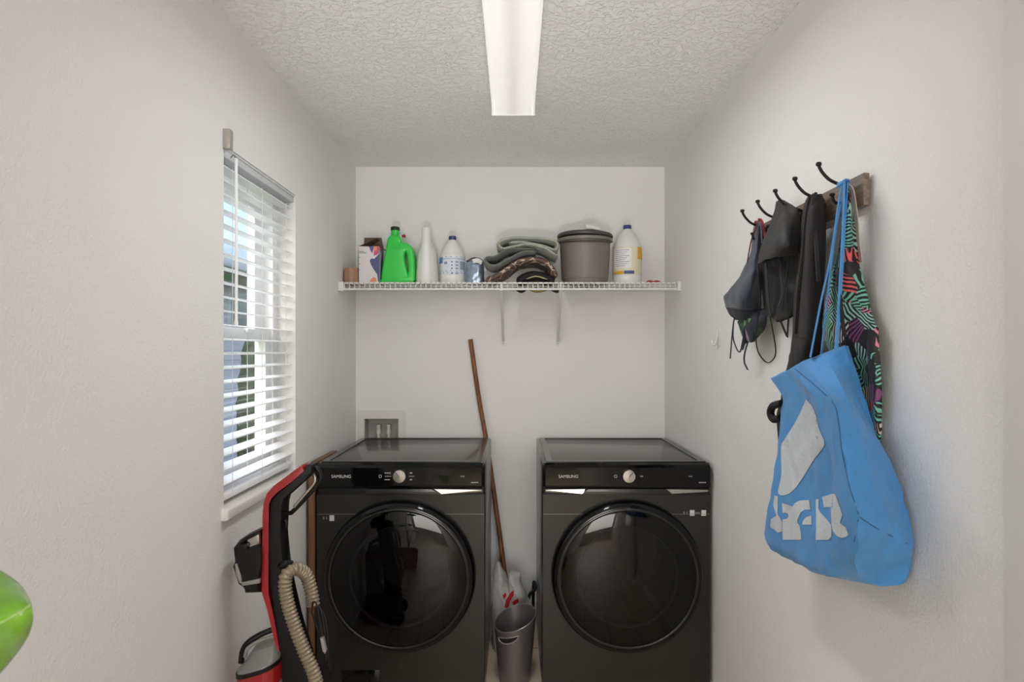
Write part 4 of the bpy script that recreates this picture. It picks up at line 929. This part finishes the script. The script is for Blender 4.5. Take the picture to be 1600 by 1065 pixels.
strap(bk_, [(1180, 352, .770), (1184, 345, .762), (1191, 347, .765), (1196, 372, .772), (1198, 392, .775)], .014, mat('red_strap', rgb(150, 48, 58), .6))
strap(bk_, [(1185, 349, .750), (1189, 353, .747), (1191, 380, .752)], .012, M_navy)
strap(bk_, [(1150, 488, .745), (1146, 505, .742), (1143, 535, .742), (1141, 560, .744)], .007, M_navy, (1, 1, 0))
strap(bk_, [(1146, 505, .744), (1146, 530, .744), (1155, 550, .744), (1160, 535, .746), (1164, 510, .748)], .007, M_navy, (1, 1, 0))
strap(bk_, [(1170, 530, .755), (1164, 550, .752), (1163, 565, .752), (1168, 577, .752)], .009, M_navy, (1, 1, 0))
strap(bk_, [(1168, 525, .757), (1160, 546, .755), (1166, 520, .757)], .008, M_navy, (1, 1, 0))
# black bra top on the middle hook
br2 = thing('black_bra_top', 'black swim bra hanging cup outward with a looped strap', 'bra', (.76, 1.80, 1.46))
cloth('cup', [[(1214, 314, .765), (1221, 312, .750), (1230, 316, .755), (1243, 326, .772)], [(1208, 340, .750), (1222, 335, .726), (1236, 335, .735), (1250, 340, .772)], [(1198, 365, .735), (1216, 362, .700), (1236, 358, .715), (1252, 360, .772)], [(1189, 388, .730), (1210, 388, .690), (1234, 382, .705), (1252, 380, .772)], [(1185, 412, .735), (1202, 404, .698), (1228, 399, .708), (1250, 397, .772)]], M_swblack, br2, wr=.003, seed=5, st=(1, 1, 1))
cloth('back_wing', [[(1187, 408, .745), (1204, 402, .745), (1226, 396, .750), (1250, 392, .778)], [(1187, 435, .750), (1206, 432, .757), (1228, 425, .760), (1248, 425, .778)], [(1191, 465, .755), (1206, 462, .757), (1228, 460, .760), (1246, 462, .778)], [(1197, 494, .765), (1212, 500, .757), (1228, 498, .760), (1243, 492, .778)]], M_swblack, br2, wr=.008, seed=6, ws=30)
strap(br2, [(1184, 410, .742), (1186, 440, .740), (1188, 470, .742), (1184, 500, .742), (1181, 525, .740), (1185, 550, .740), (1198, 566, .740), (1209, 560, .742), (1212, 545, .745), (1207, 515, .748), (1202, 490, .752)], .006, M_swblack, (1, 1, 0))
strap(br2, [(1219, 500, .757), (1224, 512, .752), (1230, 526, .750)], .009, M_swblack, (1, 1, 0))
strap(br2, [(1232, 498, .760), (1231, 512, .756), (1230, 526, .752)], .009, M_swblack, (1, 1, 0))
strap(br2, [(1196, 410, .728), (1198, 440, .728), (1200, 470, .735), (1204, 494, .745)], .020, M_swblack, (0, 1, 0))
strap(br2, [(1218, 400, .745), (1220, 430, .744), (1222, 460, .746), (1216, 480, .748)], .007, mat('dark_grey_piping', rgb(52, 51, 54), .6), (0, 1, 0), name='piping')
strap(br2, [(1232, 400, .745), (1230, 425, .744), (1226, 450, .746), (1222, 480, .748)], .005, M_swblack, (0, 1, 0), name='piping')
# black trousers on the second hook
tr_ = thing('black_leggings', 'long black jersey leggings hanging behind the blue bag', 'leggings', (.77, 1.66, 1.25))
def rowL(py, a, c_, xa=.755, bulge=.03): return [(a, py, xa), (a + (c_ - a) * .35, py, xa - bulge), (a + (c_ - a) * .7, py, xa - bulge * .5), (c_, py, .775)]
cloth('leggings_body', [rowL(306, 1266, 1283, .765, .012), rowL(320, 1260, 1286, .76, .02), rowL(345, 1256, 1288), rowL(400, 1250, 1289), rowL(470, 1244, 1285), rowL(530, 1242, 1282), rowL(575, 1232, 1280, .765, .015), rowL(615, 1224, 1275, .778, .008), rowL(650, 1214, 1270, .782, .008), rowL(690, 1216, 1264, .785, .008)], M_legging, tr_, th=.008, wr=.006, ws=18, st=(1.3, 1.3, .18), seed=8)
b = BM(); tube(b, [PX(1222, 630, .755), PX(1208, 634, .752), PX(1204, 645, .752), PX(1209, 655, .755), PX(1220, 652, .76)], .011, 10, 5); obj('hem_fold', b, M_legging, tr_)
strap(tr_, [(1272, 304, .752), (1264, 315, .745), (1259, 345, .735), (1254, 400, .728), (1248, 450, .728), (1243, 520, .735)], .022, M_legging, (.4, 1, 0), .006, 'front_fold')
strap(tr_, [(1274, 304, .750), (1270, 320, .738), (1275, 380, .730), (1279, 440, .735)], .018, M_legging, (.4, 1, 0), .006, 'front_fold')
strap(tr_, [(1242, 526, .733), (1255, 528, .722), (1264, 528, .73)], .004, mat('stitch_dark', rgb(20, 20, 21), .8), (0, 0, 1), name='hem_stitch')
# tropical swimsuit on the nearest hook
def tropical():
    m = mat('tropical_print', rgb(20, 20, 22), .6, sheen=.1); n, l = m.node_tree.nodes, m.node_tree.links; tc = [x for x in n if x.type == 'TEX_COORD'][0]
    ds = n.new('ShaderNodeTexNoise'); ds.inputs['Scale'].default_value = 9; l.new(tc.outputs['Object'], ds.inputs['Vector'])
    ad = n.new('ShaderNodeVectorMath'); ad.operation = 'MULTIPLY_ADD'; ad.inputs[1].default_value = (.06, .06, .06); l.new(ds.outputs['Color'], ad.inputs[0]); l.new(tc.outputs['Object'], ad.inputs[2])
    vo = n.new('ShaderNodeTexVoronoi'); vo.inputs['Scale'].default_value = 24; vo.inputs['Randomness'].default_value = 1; l.new(ad.outputs[0], vo.inputs['Vector'])
    se = n.new('ShaderNodeSeparateColor'); l.new(vo.outputs['Color'], se.inputs[0])
    rot = n.new('ShaderNodeMath'); rot.operation = 'MULTIPLY'; rot.inputs[1].default_value = 3.1; l.new(se.outputs[1], rot.inputs[0])
    vr = n.new('ShaderNodeVectorRotate'); vr.rotation_type = 'X_AXIS'; l.new(ad.outputs[0], vr.inputs['Vector']); l.new(rot.outputs[0], vr.inputs['Angle'])
    wv = n.new('ShaderNodeTexWave'); wv.bands_direction = 'Z'; wv.inputs['Scale'].default_value = 40; wv.inputs['Distortion'].default_value = 1.5; wv.inputs['Detail'].default_value = 1; l.new(vr.outputs[0], wv.inputs['Vector'])
    mk = n.new('ShaderNodeValToRGB'); mk.color_ramp.elements[0].position = .5; mk.color_ramp.elements[1].position = .62; l.new(wv.outputs['Fac'], mk.inputs[0])
    rp = n.new('ShaderNodeValToRGB'); rp.color_ramp.interpolation = 'CONSTANT'; E = rp.color_ramp.elements
    E[0].position = 0; E[0].color = rgb(118, 190, 170); E[1].position = .32; E[1].color = rgb(228, 92, 96)
    for p_, c_ in ((.48, rgb(26, 24, 28)), (.56, rgb(112, 186, 150)), (.76, rgb(216, 130, 160)), (.84, rgb(130, 66, 116)), (.88, rgb(150, 200, 190)), (.96, rgb(226, 214, 206))): q_ = E.new(p_); q_.color = c_
    l.new(se.outputs[0], rp.inputs[0])
    mx = n.new('ShaderNodeMix'); mx.data_type = 'RGBA'; mx.inputs[6].default_value = rgb(18, 18, 21); l.new(mk.outputs[0], mx.inputs[0]); l.new(rp.outputs[0], mx.inputs[7])
    l.new(mx.outputs[2], n['Principled BSDF'].inputs['Base Color']); return m
M_trop = tropical()
sw = thing('tropical_swimsuit', 'black swimsuit with colourful palm leaf print behind the blue tote bag', 'swimsuit', (.775, 1.48, 1.25))
def rowT(py, a, c_, xa, xc=.79, bulge=.012): return [(a, py, xa), (a + (c_ - a) * .33, py + 2, xa + (xc - xa) * .33 - bulge), (a + (c_ - a) * .66, py, xa + (xc - xa) * .66 - bulge * .6), (c_, py, xc)]
cloth('swimsuit_body', [rowT(292, 1321, 1329, .768, .78, .006), rowT(318, 1320, 1334, .768, .785), rowT(350, 1317, 1337, .765), rowT(400, 1312, 1341, .762), rowT(440, 1300, 1350, .755), rowT(490, 1288, 1363, .752), rowT(530, 1290, 1371, .755), rowT(580, 1312, 1374, .785, .796, .004), rowT(630, 1324, 1375, .790, .798, .003), rowT(690, 1336, 1374, .792, .799, .003)], M_trop, sw, th=.006, wr=.006, ws=16, st=(1.2, 1.2, .4), seed=11)
strap(sw, [(1325, 290, .764), (1332, 300, .770), (1338, 340, .782), (1341, 380, .790), (1345, 410, .793)], .014, mat('pale_lining', rgb(196, 176, 164), .7), (0, 1, 0), name='lining_strap', label='pale lining strap')
strap(sw, [(1308, 420, .745), (1312, 460, .738), (1316, 500, .738), (1320, 525, .742)], .014, M_swblack, (0, 1, 0), .003, 'trim_edge')
cloth('side_tie', [[(1352, 505, .785), (1360, 505, .778), (1372, 510, .785)], [(1354, 545, .782), (1362, 545, .774), (1374, 550, .786)], [(1360, 600, .785), (1366, 600, .778), (1376, 605, .79)], [(1364, 660, .788), (1369, 660, .782), (1377, 660, .792)]], M_trop, sw, wr=.004, seed=14)

# blue tote bag
M_tote = mat('blue_canvas', rgb(66, 139, 202), .75, var=.07, vscale=14, bump=.25, bscale=420, bdist=.001, sheen=.15)
n, l = M_tote.node_tree.nodes, M_tote.node_tree.links
tote = thing('tote_bag', 'light blue canvas tote bag with white print hanging from the nearest hook', 'bag', (.745, 1.53, 1.0))
A_ = [(1204, 591, .700), (1223, 618, .702), (1219, 645, .705), (1216, 700, .700), (1208, 765, .692), (1194, 832, .688), (1204, 855, .692), (1222, 872, .705)]
B_ = [(1231, 578, .695), (1247, 600, .696), (1265, 628, .692), (1268, 700, .690), (1262, 768, .690), (1266, 838, .674), (1266, 880, .673), (1278, 894, .690)]
B2 = [(1236, 575, .686), (1252, 597, .668), (1272, 624, .656), (1288, 698, .664), (1285, 768, .675), (1290, 835, .665), (1290, 882, .668), (1296, 898, .684)]
C_ = [(1254, 565, .686), (1281, 596, .664), (1305, 630, .650), (1315, 700, .645), (1328, 760, .645), (1342, 806, .640), (1338, 880, .668), (1336, 904, .690)]
D1 = [(1285, 553, .706), (1312, 597, .688), (1332, 645, .690), (1352, 700, .700), (1370, 762, .708), (1382, 828, .708), (1376, 893, .748), (1374, 911, .752)]
D_ = [(1319, 540, .735), (1336, 598, .752), (1350, 648, .764), (1378, 702, .774), (1402, 765, .782), (1425, 848, .792), (1417, 890, .792), (1408, 912, .788)]
rows = []
for k in range(8):
    a, bb, b2, c_, d1, d = [PX(*q[k]) for q in (A_, B_, B2, C_, D1, D_)]
    pin = (.012, .014, .014, .006, .05, .2, .2, .2)[k]
    e_ = Vector((min(d.x + pin, .800), d.y + .006, d.z)); f_ = Vector((min(a.x + max(pin, .03 if k > 1 else 0), .800), a.y - .02, a.z)); m_ = (e_ + f_) / 2
    rows.append([a, bb, b2, c_, d1, d, e_, m_, f_, a])
g_ = grid_surface(rows, 8, 9, 0, linear_u=True)
for r in g_:                                        # wrinkles, the same at both ends of each ring
    for v in r:
        q = Vector((v.x * 14, v.y * 14, v.z * 9)); k = min(1, (1.38 - v.z) / .05) if v.z > 1.33 else 1
        v += (noise.noise_vector(q) * .009 + noise.noise_vector(q * 2.6) * .0048) * max(.25, k); v.x = min(v.x, XR - .006)
b = BM(); vv = []
for r in g_: vv.append([b.verts.new(p) for p in r[:-1]])
for a, c_ in zip(vv, vv[1:]):
    m_ = len(a)
    for i in range(m_): b.faces.new((a[i], a[(i + 1) % m_], c_[(i + 1) % m_], c_[i]))
b.faces.new(vv[-1]); b.normal_update(); bvh = BVHTree.FromBMesh(b)
tb = obj('bag_body', b, M_tote, tote, ang=50, solid=.002)
M_toteprint = mat('faded_white_print', rgb(196, 202, 208), .8, var=.05, vscale=120)
def zb(pts): return [(1170 + a / 2.879, 560 + c / 2.879) for a, c in pts]
def zl(pts): return [(1190 + a / 10, 755 + c / 10) for a, c in pts]
ell = catmull([Vector((p[0], p[1], 0)) for p in zb([(262, 182), (298, 230), (322, 320), (344, 385), (300, 450), (250, 530), (205, 592), (165, 615), (135, 602), (150, 520), (148, 400), (165, 362), (210, 292), (240, 232), (262, 182)])], 4)[:-1]
prints = [[(v.x, v.y) for v in ell],
          zl([(215, 185), (268, 205), (262, 480), (300, 540), (330, 600), (330, 745), (265, 768), (215, 720), (150, 685), (155, 560), (250, 595), (248, 500), (190, 340)]),
          zl([(330, 310), (420, 328), (500, 362), (530, 310), (600, 270), (760, 258), (778, 412), (690, 410), (620, 460), (575, 560), (570, 610), (610, 670), (630, 780), (632, 880), (525, 880), (510, 780), (470, 700), (430, 680), (410, 700), (420, 780), (450, 880), (345, 880), (335, 700), (340, 560), (400, 555), (435, 520), (430, 475), (390, 455), (340, 460)]),
          zl([(648, 645), (660, 590), (700, 535), (795, 500), (800, 645)]),
          zl([(862, 250), (908, 245), (900, 390), (930, 450), (1100, 640), (1110, 700), (1110, 830), (1060, 880), (862, 885), (865, 712), (985, 710), (985, 690), (950, 620), (880, 575)]),
          zl([(960, 210), (1110, 165), (1172, 162), (1225, 330), (1280, 490), (1180, 410), (1195, 500), (1240, 610), (1300, 660), (1335, 690), (1370, 800), (1340, 830), (1270, 850), (1190, 820), (1130, 740), (1110, 640), (1100, 370), (990, 372)])]
for i, pl_ in enumerate(prints):
    pb_ = project(pl_, bvh, .0022, 4)
    if len(pb_.faces): obj('print_mark', pb_, M_toteprint, tb, 'faded white print' if i == 0 else None)
M_tstitch = mat('blue_stitch', rgb(46, 92, 140), .8)
def on_bag(pts, w, name, m, parent):
    q = []
    for px, py in pts:
        d = (P(px, py, 1.0) - EYEV).normalized(); h = bvh.ray_cast(EYEV, d)
        if h[0] is not None: q.append(h[0] - d * .0022)
    if len(q) > 2: b = BM(); tube(b, q, w, 6, 4); obj(name, b, m, parent)
on_bag([(1242, 576), (1262, 592), (1285, 612), (1304, 632), (1311, 662), (1315, 700), (1322, 735), (1330, 768), (1341, 802)], .0012, 'seam', M_tstitch, tb)
on_bag([(1344, 808), (1365, 822), (1390, 836), (1418, 849)], .0012, 'seam', M_tstitch, tb)
on_bag([(1341, 812), (1335, 845), (1330, 880)], .0009, 'seam', M_tstitch, tb)
hk_ = Vector((.752, 1.53, 1.836))
for pts, w in (([(1316, 286, .752), (1310, 320, .742), (1298, 400, .725), (1283, 470, .708), (1266, 558, .688)], .020), ([(1319, 286, .750), (1318, 330, .738), (1313, 430, .722), (1306, 540, .715), (1305, 556, .714)], .021),
               ([(1322, 287, .762), (1308, 350, .752), (1298, 420, .742), (1284, 545, .722), (1282, 566, .720)], .018), ([(1324, 286, .760), (1320, 350, .752), (1315, 440, .742), (1308, 545, .735), (1308, 560, .735)], .016)):
    strap(tote, pts, w, M_tote, (.35, 1, 0), .0026, 'shoulder_strap')
strap(tote, [(1312, 290, .745), (1315, 284, .752), (1321, 284, .766), (1324, 292, .772)], .024, M_tote, (0, 1, 0), .003, 'shoulder_strap')

# ------------------------------------------------------------ house plant whose leaf tip enters the frame
LYF = .56
pt = thing('potted_plant', 'glossy green leaf of a house plant close to the camera', 'plant', (-.66, LYF, 0))
M_gl = mat('glossy_leaf', rgb(112, 168, 44), .22, var=.18, vscale=14, coat=.4)
def lf(px, py, dy): return P(px, py, LYF + dy)
rows = [[lf(-330, 1040, .03), lf(-330, 1046, .02), lf(-330, 1050, .02), lf(-330, 1056, .03)],
        [lf(-200, 930, .05), lf(-200, 985, .015), lf(-200, 1030, .02), lf(-200, 1090, .05)],
        [lf(-90, 880, .05), lf(-90, 960, .005), lf(-90, 1005, .01), lf(-90, 1095, .05)],
        [lf(-20, 884, .045), lf(-15, 955, -.005), lf(-15, 990, .0), lf(-20, 1068, .05)],
        [lf(25, 908, .035), lf(28, 945, -.004), lf(28, 985, .0), lf(22, 1025, .04)],
        [lf(46, 935, .02), lf(50, 948, .0), lf(51, 968, .004), lf(45, 992, .02)]]
g_ = grid_surface(rows, 8, 8, 0)
b = BM(); sheet(b, g_); lfo = obj('leaf', b, M_gl, pt, solid=.0012, ang=80)
b = BM(); tube(b, [lf(-330, 1046, .014), lf(-200, 1005, .008), lf(-90, 990, .002), lf(-15, 978, -.008), lf(28, 958, -.008), lf(47, 945, -.003)], .0022, 8, 6, rfun=lambda d: max(.35, 1 - d * 2.5)); obj('midrib', b, mat('pale_midrib', rgb(168, 200, 120), .3), lfo)
b = BM(); tube(b, [Vector((-.66, LYF, .28)), Vector((-.675, LYF, .7)), Vector((-.665, LYF + .01, 1.05)), lf(-330, 1046, .02)], .006, 10, 6); obj('stem', b, mat('leaf_stem', rgb(84, 124, 48), .4), pt)
for k, (ax, ay, h_) in enumerate(((-.03, .14, .75), (.10, .10, .62), (.02, -.14, .8))):
    bs = Vector((-.66, LYF, .28)); tip = Vector((-.66 + ax, LYF + ay, h_)); dr_ = Vector((ax, ay, -.04)); sd = Vector((-ay, ax, 0)).normalized()
    b = BM(); tube(b, [bs, bs.lerp(tip, .6) + Vector((0, 0, .05)), tip], .005, 8, 5); obj('stem', b, mat('leaf_stem_low', rgb(84, 124, 48), .4), pt)
    rr = [[tip + dr_ * t_ * .7 + sd * s_ * w_ * .045 + Vector((0, 0, .03 * math.sin(t_ * 2.5) - abs(s_) * .01 * w_)) for s_ in (-1, -.4, .4, 1)] for t_, w_ in ((0, .1), (.35, .9), (.8, 1.0), (1.2, .6), (1.45, .05))]
    b = BM(); sheet(b, grid_surface(rr, 5, 5, 0)); obj('leaf', b, M_gl, pt, solid=.001, ang=80)
b = BM(); lathe(b, [(.10, 0), (.105, .01), (.135, .25), (.14, .27), (.135, .28), (.125, .27), (.12, .25), (.0, .25)], (-.66, LYF, 0), n=40, cap=False); obj('pot', b, mat('clay_pot', rgb(170, 112, 84), .8, var=.08), pt)
b = BM(); lathe(b, [(.121, .248), (.06, .262), (.0, .265)], (-.66, LYF, 0), n=30, cap=False); obj('soil', b, mat('potting_soil', rgb(54, 42, 34), .95, var=.3, bump=.6, bscale=80), pt)
